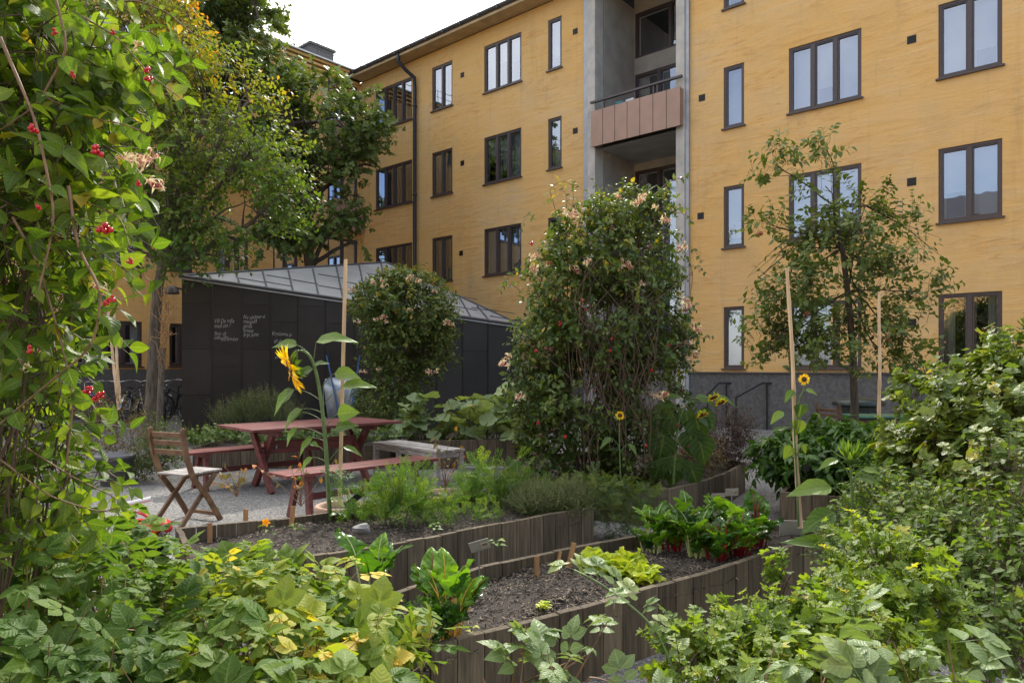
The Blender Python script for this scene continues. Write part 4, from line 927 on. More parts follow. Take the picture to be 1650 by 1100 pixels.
# pots
def ring_pot(px,py,Y,rad,label):
    c=pt(px,py,Y); o=thing('terracotta_pot',(c[0],c[1],0),label,'flowerpot','wide terracotta pots behind the second bed'); z=c[2]; sp=Soup(); sp.lathe([(rad*.62,0),(rad*.9,z-.06),(rad,z-.05),(rad*1.04,z),(rad*.98,z+.012),(rad*.84,z+.008),(rad*.80,z-.05)],(c[0],c[1],0),36); part('pot',sp,M['terra'],o,True); sp=Soup(); sp.lathe([(rad*.82,z-.035),(.0,z-.02)],(c[0],c[1],0),24); part('soil',sp,M['soil'],o); return o
ring_pot(548,815,5.5,.19,'wide terracotta pot behind the large sunflower stem'); ring_pot(722,795,6.15,.235,'wide terracotta pot with a dry tomato stem, behind the carrots')
c=pt(186,780,8.2); o=thing('planter_pot',(c[0],c[1],0),'grey plastic planter pot standing on gravel left of the folding chair','flowerpot'); sp=Soup(); sp.lathe([(.0,0.),(.155,0),(.20,.32),(.215,.32),(.215,.36),(.19,.36),(.18,.30),(0,.30)],(c[0],c[1],0),28); part('pot',sp,M['plasticg'],o,True)
# red watering can and dark tub near it
c=pt(222,852,4.4); o=thing('toy_watering_can',c,'red plastic watering can with spout, on a dark tub, half hidden by raspberry leaves','watering can')
sp=Soup(); sp.lathe([(0,-.07),(.085,-.07),(.095,-.04),(.085,.03),(.05,.055),(.03,.05)],c,20); part('body',sp,M['red'],o,True)
sp=Soup(); sp.tube([c+[.06,0,-.04],c+[.13,-.02,-.01],c+[.17,-.03,.02]],np.array([.022,.018,.015]),10); s_=part('spout',sp,M['red'],o,True); sp=Soup(); sp.lathe([(.012,0),(.045,.03),(.047,.04),(0,.045)],c+np.array([.165,-.03,.015]),16,axis=(.6,-.1,.3)); part('rose',sp,M['red'],s_,True)
sp=Soup(); t=np.linspace(.2,math.pi-.1,12); sp.tube([c+np.array([-.09*math.cos(q)-.01,0,.03+.075*math.sin(q)]) for q in t],.011,8); part('handle',sp,M['red'],o,True)
c2=pt(232,885,4.35); sp=Soup(); sp.lathe([(0,-.30),(.10,-.30),(.135,.075),(.145,.08),(.145,.095),(.125,.095),(.115,-.25)],c2,24); tag(reloc(part('black_tub',sp,M['pipe'],None,True),(c2[0],c2[1],c2[2]-.3)),'dark grey tub below the red watering can at the end of the second bed','tub')
a=pt(205,812,4.45); sp=Soup(); sp.tube([a,a+[.14,.03,.03]],.016,10); tag(reloc(part('white_pipe',sp,M['white'],None,True),a),'short white plastic tube above the red watering can','pipe')
# stone
c=pt(583,852,4.55); v=Soup().ball((0,0,0),(.058,.045,.038),10); V=v.V[0]; r=rg(8); V=V*(1+.30*gapnoise(V,40,3)[:,None]); s2=Soup(); s2.add(V+c,v.F[0]); tag(reloc(part('rock',s2,M['stone'],None),c),'grey angular stone lying on the second bed soil','stone')
# ================= PLANTS =================
# ---- street tree (left) ----
Yt_=12.3
tb_=pt(243,592+F*H/Yt_,Yt_)
def tr(pl,Y,r0,r1):
    P=[pt(x,y,Y) for x,y in pl]; return P,np.linspace(r0,r1,len(P))
tk=tr([(243,592+F*H/Yt_),(240,700),(246,600),(250,520),(255,460),(262,430)],Yt_,.105,.08)
bl_=[blob(x,y,Yt_+dy,rx,ry,rd) for x,y,rx,ry,dy,rd in ((250,330,110,75,0,1.3),(350,350,120,60,-.3,1.1),(160,330,80,70,.3,1.0),(300,230,120,80,.2,1.3),(400,250,95,60,-.2,.9),(230,180,90,80,.2,1.1),(330,150,95,65,0,1.1),(180,90,80,80,0,1.0),(270,60,75,75,.2,1.0),(440,320,60,35,0,.6),(330,410,70,28,-.4,.6),(200,400,60,30,0,.6),(400,165,50,45,0,.6),(215,10,70,60,0,.9))]
def autumn(P):
    z=(P[:,2]-pt(0,250,Yt_)[2])/3.2; g=gapnoise(P,1.1,4); x=(P[:,0]-pt(250,0,Yt_)[0])/3.0
    return np.clip(z*.32+g*.16+x*.22*np.clip(z+.6,0,1)+.05,-.25,.6)
plant('linden_tree','slim street tree with green crown turning orange on top, tied to a stake','tree',tb_,bl_,T_SMALL,M['l_tree'],M['bark'],2600,.34,7,.110,seed=31,att=.84,trunk=tk,r0=.13,lim_r=.055,sub=9,tw_r=.003,up=.15,shell=(.15,1.08),gap=-.12,gapf=2.0,ztint=autumn,nup=.9,tint=(.05,.6),hang=.2)
# the wrapped stake beside it
a=pt(255,592+F*H/12.0,12.0); b=pt(262,560,12.0); sp=Soup(); m=12; t=np.linspace(0,1,m)[:,None]; sp.tube(a+(b-a)*t,.055,8); o=tag(reloc(part('tree_stake',sp,M['bark'],None,True),a),'thick grey round stake tied to the slim tree trunk','stake')
sp=Soup(); r=rg(3)
for k in range(60):
    c=pt(262+r.normal()*3,r.uniform(470,600),11.95); sp.tube([c,c+r.normal(size=3)*.05+[0,0,.12],c+r.normal(size=3)*.09+[0,0,.25]],.006,3,cap=False)
tag(reloc(part('straw_tie',sp,M['tag'],None,True),b),'frayed straw binding wrapped round the tree stake top','tie')
# ---- dark maple behind pavilion ----
Y2=18.6
tk=tr([(505,592+F*H/Y2),(505,560),(500,430),(490,330),(470,200)],Y2,.2,.1)
bl_=[blob(x,y,Y2+dy,rx,ry,rd) for x,y,rx,ry,dy,rd in ((500,195,80,62,0,1.6),(560,210,60,60,0,1.2),(420,130,60,70,.4,1.4),(380,50,60,60,.4,1.2),(410,10,35,45,.2,.8),(440,230,80,60,.3,1.3),(585,265,35,25,0,.6),(500,290,70,38,0,1.0),(480,370,80,38,-.4,1.0),(560,345,28,16,0,.4),(575,390,28,15,-.3,.4),(420,390,60,30,-.2,.8),(330,40,60,60,.5,1.2),(360,150,60,60,.8,1.0))]
plant('maple_tree','dark green dense tree behind the pavilion, in front of the corner of the yellow buildings','tree',pt(505,592+F*H/Y2,Y2),bl_,T_MAPLE,M['l_tree2'],M['bark2'],2500,.4,6,.130,seed=32,trunk=tk,r0=.2,lim_r=.07,sub=7,tw_r=.004,up=.1,shell=(.2,1.08),gap=.06,gapf=1.8,nup=.6,tint=(.1,.9))
# ---- apple tree (right) ----
Y3=8.2
tk=tr([(1377,592+F*H/Y3),(1377,650),(1374,560),(1366,470),(1357,400),(1343,330)],Y3,.05,.022)
bl_=[blob(x,y,Y3+dy,rx,ry,rd) for x,y,rx,ry,dy,rd in ((1350,400,75,55,0,.6),(1290,470,70,45,.1,.5),(1420,440,75,45,-.1,.5),(1280,535,75,50,0,.5),(1400,530,85,42,0,.5),(1340,560,55,45,-.2,.4),(1250,545,45,38,0,.35),(1475,560,40,35,0,.3),(1440,590,50,22,0,.3),(1235,360,33,18,.1,.25),(1330,300,36,40,0,.3),(1250,265,38,28,0,.3),(1330,240,18,30,0,.15),(1395,330,35,30,0,.3),(1440,350,45,14,0,.2),(1500,400,22,30,0,.2),(1480,470,50,30,0,.3),(1225,445,30,12,0,.2),(1370,365,50,35,0,.4),(1300,400,45,30,0,.3),(1240,570,30,20,0,.2))]
o,LP=plant('apple_tree','slender young apple tree with thin dark trunk before the right half of the yellow facade','tree',pt(1377,592+F*H/Y3,Y3),bl_,blade(3,1,.30,.75,.3,.3),M['l_apple'],M['bark2'],1050,.18,6,.082,seed=33,trunk=tk,r0=.05,lim_r=.011,sub=4,tw_r=.0016,up=.7,shell=(.1,1.12),gap=-.22,gapf=4.0,nup=.6)
for x,y in ((1225,376),(1300,505),(1432,548)): sp=Soup().ball(pt(x,y,Y3-.1),(.033,.033,.03),12); part('apple',sp,M['apple'],o,True)
# ---- honeysuckle flower and berry templates ----
def flower_mesh(seed,R=.035):
    r=rg(seed); sp=Soup(); n=13; d=rdir(r,n); d[:,2]=np.abs(d[:,2])*.9-.15; d=nrm(d)
    for k in range(n):
        q=d[k]; s=nrm(np.cross(q,r.normal(size=3))); t_=float(r.uniform(0,1)); L=R*r.uniform(.8,1.2)
        P=[q*R*.1,q*L*.6+s*.003,q*L+s*.008]; sp.tube(P,[.0012,.002,.0035],5,t=t_*.6,cap=False)
        R_=frames(nrm(q*.4+s)[None],q[None]); sp.inst(blade(3,1,.22,.6,.2,1.1),P[-1],R_,L*.55,min(1,t_+.3)); R_=frames(nrm(q*.3-s)[None],q[None]); sp.inst(blade(3,1,.10,.6,.2,.9),P[-1],R_,L*.45,min(1,t_+.3))
        for j in range(2): e=nrm(q+r.normal(size=3)*.18)*L*1.3; sp.tube([P[-1],e],.0004,3,t=.9,cap=False)
    return sp.mesh('flower',M['pinkp'],(0,0,0),True)
FLM=[flower_mesh(k) for k in range(3)]
def berry_mesh(seed,mat='berry',rr=.0048):
    r=rg(seed); sp=Soup()
    for k in range(7): q=rdir(r,1)[0]*.0085*(1 if k else 0); sp.ball(q,rr*r.uniform(.85,1.15),8)
    return sp.mesh('berry_cluster',M[mat],(0,0,0),True)
BRM=[berry_mesh(k) for k in range(3)]; BRD=[berry_mesh(k+5,'dberry') for k in range(2)]
def putmesh(me,name,par,P,sc,r):
    o=bpy.data.objects.new(name,me); link(o,par); o.location=tuple(np.array(P)-wloc(par)); o.scale=(sc,)*3; o.rotation_euler=(r.normal()*.4,r.normal()*.4,r.uniform(0,6)); return o
# ---- left foreground honeysuckle ----
bl_=[blob(x,y,Y,rx,ry,rd) for x,y,Y,rx,ry,rd in ((20,20,1.75,190,80,.32),(110,90,1.7,95,70,.2),(40,170,1.75,150,80,.28),(95,240,1.62,85,60,.18),(10,320,1.7,130,90,.28),(75,370,1.6,75,55,.16),(-10,460,1.75,115,80,.25),(55,520,1.6,60,45,.15),(-20,600,1.75,100,80,.22),(25,690,1.75,85,60,.2),(75,600,1.6,40,35,.1),(70,775,1.9,80,45,.2),(0,840,1.85,90,70,.22),(-60,300,1.9,140,300,.3))]
root=pt(-40,592+F*H/1.9,1.9)
o,LP=plant('honeysuckle_bush','tall backlit honeysuckle with red berries filling the left edge, nearest the viewer','climbing shrub',root,bl_,T_OVN,M['l_hon'],M['vine'],920,.13,5,.060,seed=41,r0=.012,lim_r=.0045,sub=6,tw_r=.0013,up=.05,shell=(.25,1.08),gap=-.5,gapf=5,nup=.35,hang=.25,k2=7)
r=rg(77)
# explicit outer shoots with paired leaves
sh=Soup(); lf=Soup()
def shoot(pl,Ys,rad=.0022,size=.05,step=26,tv=.5,skip=.0):
    n=len(pl); P=np.array([pt(x,y,Y) for (x,y),Y in zip(pl,np.linspace(Ys[0],Ys[1],n))]); t=np.linspace(0,n-1,n*7); Q=np.stack([np.interp(t,np.arange(n),P[:,i]) for i in range(3)],1)
    for _ in range(4): Q[1:-1]=(Q[:-2]+Q[1:-1]+Q[2:])/3
    sh.tube(Q,np.linspace(rad,rad*.5,len(Q)),7); L=np.linalg.norm(np.diff(Q,axis=0),axis=1).sum(); m=max(2,int(L/(step/F*Ys[0])))
    for k in range(1,m+1):
        if r.random()<skip: continue
        i=min(len(Q)-2,int(k/m*(len(Q)-1))); d=nrm(Q[i+1]-Q[i]); 
        for s in(-1,1):
            sd=nrm(np.cross(d,[0,-1,.2])); ld=nrm(sd*s+d*.4+r.normal(size=3)*.35+[0,0,-.1]); R_=frames(ld[None],nrm(np.array([0,-.5,.8])+r.normal(size=3)*.4)[None]); z=size*r.uniform(.65,1.15)*(1-.3*k/m); lf.inst(T_OVN,Q[i],R_,np.array([[z*r.uniform(.85,1.25),z,z]]),float(np.clip(tv+r.normal()*.22,0,1)))
shoot([(120,20),(190,60),(240,120),(300,165)],(1.6,1.5)); shoot([(150,10),(220,0),(270,20),(310,55),(350,72)],(1.7,1.7),size=.03,step=24); shoot([(60,150),(140,190),(200,200),(235,215)],(1.6,1.5))
shoot([(0,290),(80,300),(150,330),(195,350),(210,400)],(1.6,1.5)); shoot([(110,300),(125,400),(165,470),(150,560),(50,640),(-20,700)],(1.5,1.45),rad=.0035,size=.055,step=44,tv=.35); shoot([(20,350),(60,420),(90,520),(120,640),(105,760)],(1.5,1.55),rad=.003,step=48)
shoot([(40,720),(120,770),(185,800),(200,820)],(1.7,1.8),size=.04); shoot([(0,740),(80,800),(160,825),(200,815)],(1.6,1.7),size=.04)
shoot([(0,60),(60,200),(90,350),(60,480)],(1.45,1.45),rad=.0035,step=55,skip=.3); shoot([(90,0),(110,80),(60,170),(0,210)],(1.45,1.5),rad=.003,step=50,skip=.3)
part('stem',sh,M['cane'],o,True); part('foliage',lf,M['l_hon'],o,True)
for k,(x,y,s) in enumerate(((87,52,1.),(237,112,1.1),(240,130,1.3),(182,52,.8),(50,207,1.3),(56,212,1.),(157,243,1.7),(117,121,1.),(168,371,2.1),(210,421,1.),(180,482,1.1),(174,489,1.3),(142,628,1.3),(155,640,1.2),(163,636,1.2),(224,296,1.),(48,563,1.2),(60,335,1.))): putmesh(BRM[k%3],'berry_cluster',o,pt(x,y,1.42),s*.62,r)
for k,(x,y,s) in enumerate(((225,262,1.),(240,258,1.),(245,302,1.),(205,258,.8),(160,465,.7),(35,590,.7),(222,75,.5))): putmesh(FLM[k%3],'flower',o,pt(x,y,1.5),s*.62,r)
# ---- arbour honeysuckle (centre) ----
Y4=6.75
bl_=[blob(972+(x-972)*.95,y,Y4+dy,rx*.93,ry,rd) for x,y,rx,ry,dy,rd in ((965,405,80,70,0,.45),(1035,430,58,80,.1,.4),(905,460,58,65,0,.4),(975,520,120,90,0,.55),(880,560,55,80,0,.35),(1060,540,55,85,0,.4),(930,640,95,80,-.1,.5),(1040,650,70,70,0,.4),(860,650,45,60,0,.3),(930,740,85,50,-.1,.4),(1020,740,70,45,0,.35),(1005,338,48,28,0,.25),(1060,330,20,26,0,.15),(925,375,40,30,0,.3),(890,700,50,60,0,.3))]
o,LP=plant('honeysuckle_arbour','large dark rounded arbour overgrown with pink and cream honeysuckle, in the middle','climbing shrub',(pt(960,592+F*H/Y4,Y4)),bl_,blade(3,1,.32,.72,.3,.3),M['l_hon2'],M['vine'],4300,.13,6,.056,seed=42,r0=.03,lim_r=.012,sub=8,tw_r=.0016,up=.1,shell=(.45,1.08),gap=-.42,gapf=4.5,nup=.45,tint=(0,1.),hang=.3,spread=1.3,
   ztint=lambda P:np.clip((P[:,2]-1.4)*.08,-.1,.12))
def onblob(px,py,Y): return pt(px,py,Y)
r=rg(5)
for k,(x,y) in enumerate(((920,345),(925,350),(993,318),(1025,328),(1032,322),(1038,318),(1055,335),(1070,355),(1005,425),(1010,430),(925,435),(948,425),(860,415),(862,435),(1103,488),(1105,495),(1120,530),(1112,555),(1118,575),(1100,400),(812,590),(818,578),(1060,640),(1070,640),(1052,637),(838,640),(1035,460),(990,435))): putmesh(FLM[k%3],'flower',o,pt(x,y,6.3+.1*r.normal()),r.uniform(1.0,1.6),r)
for k in range(46):
    t=r.uniform(0,1); x=r.uniform(845,1110); y=r.uniform(350,760); putmesh((BRD+BRM[:1])[k%3],'berry_cluster',o,pt(x,y,6.22+.1*r.normal()),r.uniform(1.0,1.8),r)
# wild vine strands
sp=Soup()
for k in range(46):
    x=r.uniform(940,1060); y=r.uniform(560,720); P=[pt(x,y+60,6.32),pt(x+r.normal()*16,y,6.28),pt(x+r.normal()*30,y-70,6.3),pt(x+r.normal()*50,y-150,6.4)]; t=np.linspace(0,3,16); P=np.array(P); Q=np.stack([np.interp(t,range(4),P[:,i]) for i in range(3)],1)
    for _ in range(3): Q[1:-1]=(Q[:-2]+Q[1:-1]+Q[2:])/3
    sp.tube(Q,.0045*r.uniform(.5,1.3),5,cap=False)
part('vine',sp,M['vine'],o,True)
sh=Soup(); lf=Soup(); rw=rg(91)
for k in range(34):
    t=rw.uniform(0,1); sd=-1 if k%2 else 1; y=rw.uniform(330,730); x0=972+sd*(95+22*math.sin((y-300)/90)); L=rw.uniform(20,48)
    if k>23: x0=rw.uniform(900,1070); y=330; shoot([(x0,345),(x0+rw.normal()*10,320),(x0+rw.normal()*22,300-rw.random()*14)],(6.75,6.7),rad=.003,size=.06,step=10); continue
    shoot([(x0,y),(x0+sd*L*.6,y-rw.uniform(0,18)),(x0+sd*L,y+rw.uniform(-5,24))],(6.7,6.6),rad=.003,size=.06,step=10,tv=.6)
shoot([(900,360),(890,320),(885,305),(905,290),(925,300)],(6.7,6.7),rad=.004,size=.10,step=14,tv=.95); shoot([(1050,320),(1080,290),(1108,285)],(6.7,6.7),rad=.005,size=.09,step=12); shoot([(840,470),(815,450),(805,470)],(6.7,6.7),rad=.004,size=.07,step=12); shoot([(1090,520),(1130,545),(1150,542)],(6.7,6.7),rad=.004,size=.06,step=12)
shoot([(845,600),(820,620),(812,600)],(6.7,6.6),rad=.004,size=.07,step=12);shoot([(1100,400),(1118,440),(1105,520)],(6.7,6.7),rad=.004,size=.03,step=30)
part('stem',sh,M['cane'],o,True); part('foliage',lf,M['l_hon2'],o,True)
# ---- second honeysuckle ----
Y5=11.6
bl_=[blob(x,y,Y5,rx,ry,rd) for x,y,rx,ry,rd in ((650,500,78,58,.6),(620,490,50,40,.4),(690,520,42,50,.4),(645,560,60,45,.5),(640,620,50,45,.45),(690,570,35,30,.3),(660,460,45,25,.3),(600,650,25,30,.25))]
o,LP=plant('honeysuckle_shrub','round topped honeysuckle shrub in front of the dark pavilion, right of the wheelbarrow','climbing shrub',pt(645,592+F*H/Y5,Y5),bl_,T_SMALL,M['l_hon2'],M['vine'],2500,.17,6,.078,seed=43,r0=.03,lim_r=.014,sub=8,tw_r=.002,up=.1,shell=(.4,1.08),gap=-.45,gapf=4,nup=.5,hang=.3,ztint=lambda P:np.clip((P[:,2]-1.4)*.1,-.15,.15))
for k,(x,y) in enumerate(((600,455),(615,452),(620,462),(655,450),(662,447),(675,455),(607,515),(618,512),(622,520),(565,468),(720,520),(728,525),(700,470),(690,600),(705,598),(585,600),(610,595),(575,520),(660,500))): putmesh(FLM[k%3],'flower',o,pt(x,y,10.95),r.uniform(1.1,1.8),r)
# ---- raspberries foreground left ----
def rasp(lab,root,bl_,n,seed,mat='l_rasp',size=.118,tint=(0,.9),tpl=T_RASP,**kw):
    bl_=[(c-W(0,0,.06) if mat=='l_rasp' else c,rr) for c,rr in bl_]; n=int(n*.88) if mat=='l_rasp' else n
    return plant('raspberry_bush',lab,'raspberry bush',root,bl_,(T_RASP5 if seed%2 and mat=='l_rasp' else tpl),M[mat],M['cane'],n,.13,4,size,seed=seed,group='raspberry canes in the foreground',r0=.008,lim_r=.005,sub=3,tw_r=.0016,up=.5,shell=(.15,1.0),nup=1.5,zmin=-.4,side=1.0,spread=1.3,xs=(.65,1.2),rnd=.9,tint=tint,**kw)
def W(x,y,z): return np.array([x,y,z])
rasp('raspberry bush with broad leaves in the lower left corner of the view',W(-.95,1.55,0),[(W(-1.0,1.6,.62),(.30,.30,.22)),(W(-.75,1.35,.5),(.25,.25,.22)),(W(-1.15,1.9,.72),(.30,.3,.2)),(W(-.9,1.3,.40),(.3,.3,.25))],170,51,tint=(0,.75))
rasp('raspberry bush hiding the dark tub, below the red watering can',W(-1.3,2.4,0),[(W(-1.45,2.5,.66),(.30,.32,.15)),(W(-1.2,2.1,.56),(.3,.3,.18)),(W(-1.65,2.2,.85),(.22,.25,.16)),(W(-1.75,2.7,.70),(.3,.3,.25))],170,52,tint=(.05,.85))
rasp('raspberry bush with yellowing leaves overlapping the left end of the near bed',W(-.55,2.0,0),[(W(-.78,2.15,.62),(.28,.28,.13)),(W(-.47,1.9,.53),(.24,.26,.15)),(W(-.98,2.45,.60),(.28,.25,.11)),(W(-.52,2.2,.56),(.18,.18,.10))],200,53,tint=(.3,1.0))
rasp('raspberry bush at the bottom edge left of the near bed boards',W(-.45,1.4,0),[(W(-.5,1.5,.58),(.24,.22,.15)),(W(-.28,1.45,.42),(.14,.16,.16)),(W(-.6,1.75,.62),(.25,.2,.13))],110,54,tint=(.2,.95))
rasp('pale raspberry shoot at the bottom centre in front of the bed boards',W(.03,1.4,0),[(W(-.02,1.42,.72),(.07,.08,.04)),(W(.06,1.46,.79),(.06,.06,.03)),(W(.16,1.45,.73),(.07,.08,.04)),(W(.02,1.36,.66),(.10,.08,.04))],8,55,'l_rasp2',.105,tpl=T_RASP5)
rasp('pale raspberry leaves along the bottom right edge of the view',W(.7,1.25,0),[(W(.52,1.26,.745),(.12,.1,.025)),(W(.75,1.27,.75),(.14,.1,.025)),(W(.95,1.28,.73),(.14,.1,.03)),(W(.36,1.3,.70),(.06,.08,.025))],22,56,'l_rasp2',.11,tpl=T_RASP5)
# tall single cane
def caneplant(lab,pl,Ys,seed,size=.075,mat='l_rasp2',name='raspberry_cane'):
    global r
    r=rg(seed); n=len(pl); P=np.array([pt(x,y,Y) for (x,y),Y in zip(pl,np.linspace(Ys[0],Ys[1],n))]); t=np.linspace(0,n-1,n*6); Q=np.stack([np.interp(t,range(n),P[:,i]) for i in range(3)],1)
    for _ in range(4): Q[1:-1]=(Q[:-2]+Q[1:-1]+Q[2:])/3
    o=thing(name,(Q[0][0],Q[0][1],0),lab,'raspberry cane','raspberry canes in the foreground'); sp=Soup(); sp.tube(np.vstack([[Q[0][0],Q[0][1],0],Q]),.003,6); part('cane',sp,M['gstem'],o,True); lf=Soup()
    for k in range(3,len(Q),4):
        d=nrm(Q[min(k+1,len(Q)-1)]-Q[k-1]); s=1 if (k//2)%2 else -1; sd=nrm(np.cross(d,[0,-.3,1])); ld=nrm(sd*s+d*.4+[0,0,.15]+r.normal(size=3)*.3); R_=frames(ld[None],nrm(np.array([0,-.3,1])+r.normal(size=3)*.3)[None]); lf.inst(T_RASP5 if k%4 else T_RASP,Q[k],R_,size*r.uniform(.7,1.1)*1.35,float(r.uniform(0,1)))
    R_=frames(nrm(Q[-1]-Q[-2])[None],np.array([[0,-.2,1.]])); lf.inst(T_RASP,Q[-1],R_,size*1.3,.8); part('foliage',lf,M[mat],o,True); return o
caneplant('single arching raspberry cane rising before the middle of the near bed boards',[(1090,1090),(1070,1040),(1045,1000),(1000,962),(955,932),(925,918)],(1.75,1.95),61)
# ---- gooseberry bright bush ----
def shrub(name,lab,cat,root,bl_,tpl,mat,n,L,k,size,seed,stem='vine',**kw):
    a=dict(r0=.01,lim_r=.006,sub=5,tw_r=.0016,up=.4,shell=(.3,1.05),nup=.8); a.update(kw)
    return plant(name,lab,cat,root,bl_,tpl,M[mat],M[stem],n,L,k,size,seed=seed,**a)
shrub('gooseberry_bush','bright yellow green gooseberry bush with small lobed leaves at lower right','gooseberry bush',pt(1250,1300,2.1),
 [blob(x,y,Y,rx,ry,rd) for x,y,Y,rx,ry,rd in ((1180,1055,1.85,75,36,.18),(1270,1035,1.95,80,42,.2),(1375,985,2.05,60,50,.2),(1240,1095,1.7,120,36,.18),(1425,915,2.2,50,50,.2),(1268,935,2.1,12,40,.04),(1400,1055,1.8,100,55,.2),(1470,980,2.0,50,60,.2),(1110,1070,1.8,45,26,.1))],T_CUR,'l_cur',600,.08,6,.031,71,tint=(.15,1.),tw_r=.0012,gap=-.55,gapf=8)
# ---- right edge mixed dark bush ----
shrub('bindweed_thicket','dark tangled thicket with small heart shaped leaves at the right edge, below the lobed bush','thicket',pt(1580,1250,2.6),
 [blob(x,y,Y,rx,ry,rd) for x,y,Y,rx,ry,rd in ((1500,865,2.9,85,50,.3),(1600,850,2.8,90,55,.3),(1455,815,3.3,60,34,.3),(1560,930,2.5,90,70,.3),(1640,950,2.3,70,90,.3),(1490,920,2.6,60,50,.25),(1600,1040,2.1,90,60,.25),(1690,850,2.6,90,120,.3))],blade(4,1,.36,.62,.3,.3),'l_dark',1050,.10,6,.036,72,gap=-.3,gapf=5,tint=(.1,1.),shell=(.3,1.2))
# ---- upper right lobed bush ----
shrub('blackcurrant_bush','tall lobed leaf bush at the right edge rising up to the ground floor window','currant bush',pt(1620,900,3.9),
 [blob(x,y,Y,rx,ry,rd) for x,y,Y,rx,ry,rd in ((1605,632,3.9,65,40,.35),(1560,668,3.9,70,48,.35),(1640,680,3.7,90,60,.4),(1525,730,3.8,70,45,.35),(1590,750,3.5,90,60,.4),(1478,715,4.2,30,50,.25),(1480,760,3.7,55,45,.3),(1700,630,3.8,80,85,.4),(1470,640,4.3,18,25,.12))],T_VINE,'l_vine',1250,.12,5,.038,73,gap=-.3,gapf=4,tint=(.05,1.),shell=(.4,1.22))
# ---- pepper plants ----
for k,(x,y,Y,rx,ry) in enumerate(((1330,712,6.6,55,30),(1268,738,6.5,46,34),(1400,735,6.0,60,42),(1330,755,6.2,60,32),(1450,760,5.4,50,45))):
    shrub('pepper_plant',['dark green bushy pepper plant nearest the slender tree trunk','low pepper plant spilling over the gravel edge, left of the slim sunflower','glossy pepper plant below the upright cane','pepper plant beside the small square sign','leafy pepper plant left of the lobed bush'][k],'pepper plant',pt(x,592+F*(H-.25)/Y,Y),
     [blob(x,y,Y,rx,ry,.35),blob(x+rx*.4,y-ry*.3,Y,rx*.6,ry*.7,.3),blob(x-rx*.4,y+ry*.2,Y+.1,rx*.6,ry*.7,.3)],blade(4,1,.22,.72,.3,.45),'l_pep',210,.12,6,.105,80+k,stem='gstem',nup=1.0,up=.4,group='pepper plants in the far right bed',hang=.3)
# ---- right middle greenery ----
shrub('nettle_patch','loose mixed herbs with pale flowers in front of the grey right bed','herb',pt(1430,1000,3.6),
 [blob(x,y,Y,rx,ry,rd) for x,y,Y,rx,ry,rd in ((1400,850,3.6,55,45,.3),(1440,800,4.2,60,40,.3),(1380,900,3.2,45,40,.25),(1500,790,4.3,60,30,.3))],T_LANCE,'l_dark',420,.10,6,.045,74,stem='gstem',up=.8)
# ---- purple shrub + grey shrub at curved bed ----
shrub('purple_shrub','dull purple leaved shrub at the right end of the curved bed','shrub',(2.2,7.9,.25),[blob(x,y,7.8,rx,ry,.3) for x,y,rx,ry in ((1170,700,34,45),(1195,690,16,25),(1150,730,40,32),(1185,735,22,30))],T_SMALL,'l_purp',650,.12,7,.028,75)
shrub('sage_shrub','small grey green shrub in front of the drooping sunflowers','shrub',(1.75,7.3,.25),[blob(x,y,7.3,rx,ry,.3) for x,y,rx,ry in ((1125,735,42,28),(1080,745,40,22))],T_SMALL,'l_grey',420,.1,7,.028,76)
# ---- left autumn shrub, behind chair ----
shrub('autumn_shrub','wispy autumn shrub with orange tinged leaves left of the folding chair','shrub',pt(195,592+F*H/8.9,8.9),[blob(x,y,8.8,rx,ry,.4) for x,y,rx,ry in ((190,670,45,35),(215,710,32,35),(160,720,40,30),(235,735,15,22),(120,700,50,50),(60,720,60,50))],T_SMALL,'l_grey',480,.16,7,.035,77,stem='vine',up=.7)
shrub('evergreen_shrub','dark low shrub left behind the folding chair seat','shrub',pt(225,592+F*H/8.3,8.3),[blob(x,y,8.4,rx,ry,.3) for x,y,rx,ry in ((255,715,25,40),(222,755,22,18),(268,740,20,20))],T_SMALL,'l_hon2',420,.12,7,.035,78)
# ---- squash ----
def squash(lab,c,blobs,n,seed,s0=.17):
    r=rg(seed); o=thing('squash_plant',c,lab,'squash plant','squash plants in the bed by the pavilion'); lf=Soup(); st=Soup(); rt=np.array(c,float)
    LP,R_,Sc,t,tw=foliage(r,blobs,int(n*.62),.02,1,s0*.98,shell=(.5,1.05),up=1,nup=1.5,side=.8); Sc=np.repeat(Sc[:,1:2],3,1)*np.array([1,1,1.0]); lf.inst(T_SQ,LP,R_,Sc,t); part('foliage',lf,M['l_sq'],o,True)
    for p in LP: P=limb(r,rt+r.normal(size=3)*[.15,.15,0],p,5,sag=.15); st.tube(P,np.linspace(.007,.004,5),5,cap=False)
    part('stem',st,M['gstem'],o,True)
    for k in range(3):
        p=LP[int(r.integers(len(LP)))]+[0,-.05,.02]; f=Soup()
        for q in range(5): a=q*1.257; d=np.array([math.cos(a),math.sin(a),.6]); f.inst(blade(3,1,.3,.7,.2,.4),p,frames(d[None],np.array([[0,0,1.]])),.055,.3)
        part('flower',f,M['orange'],o,True)
cf=lambda x,Y,z=.33: pt(x,592+F*(H-z)/Y,Y)
squash('broad leaved squash plant at the left end of its bed, right of the red table',cf(690,10.2),[blob(x,y,10.,rx,ry,.45) for x,y,rx,ry in ((690,665,45,25),(670,690,30,28),(720,690,45,25))],62,91)
squash('squash plant hanging over the plank side in the middle of its bed',cf(770,10.3),[blob(x,y,10.,rx,ry,.45) for x,y,rx,ry in ((770,655,48,24),(765,690,45,24),(800,680,30,25))],66,92)
squash('squash plant between the pavilion end and the large arbour',cf(835,10),[blob(x,y,9.8,rx,ry,.45) for x,y,rx,ry in ((825,650,32,22),(835,690,30,35),(850,730,20,25))],52,93)
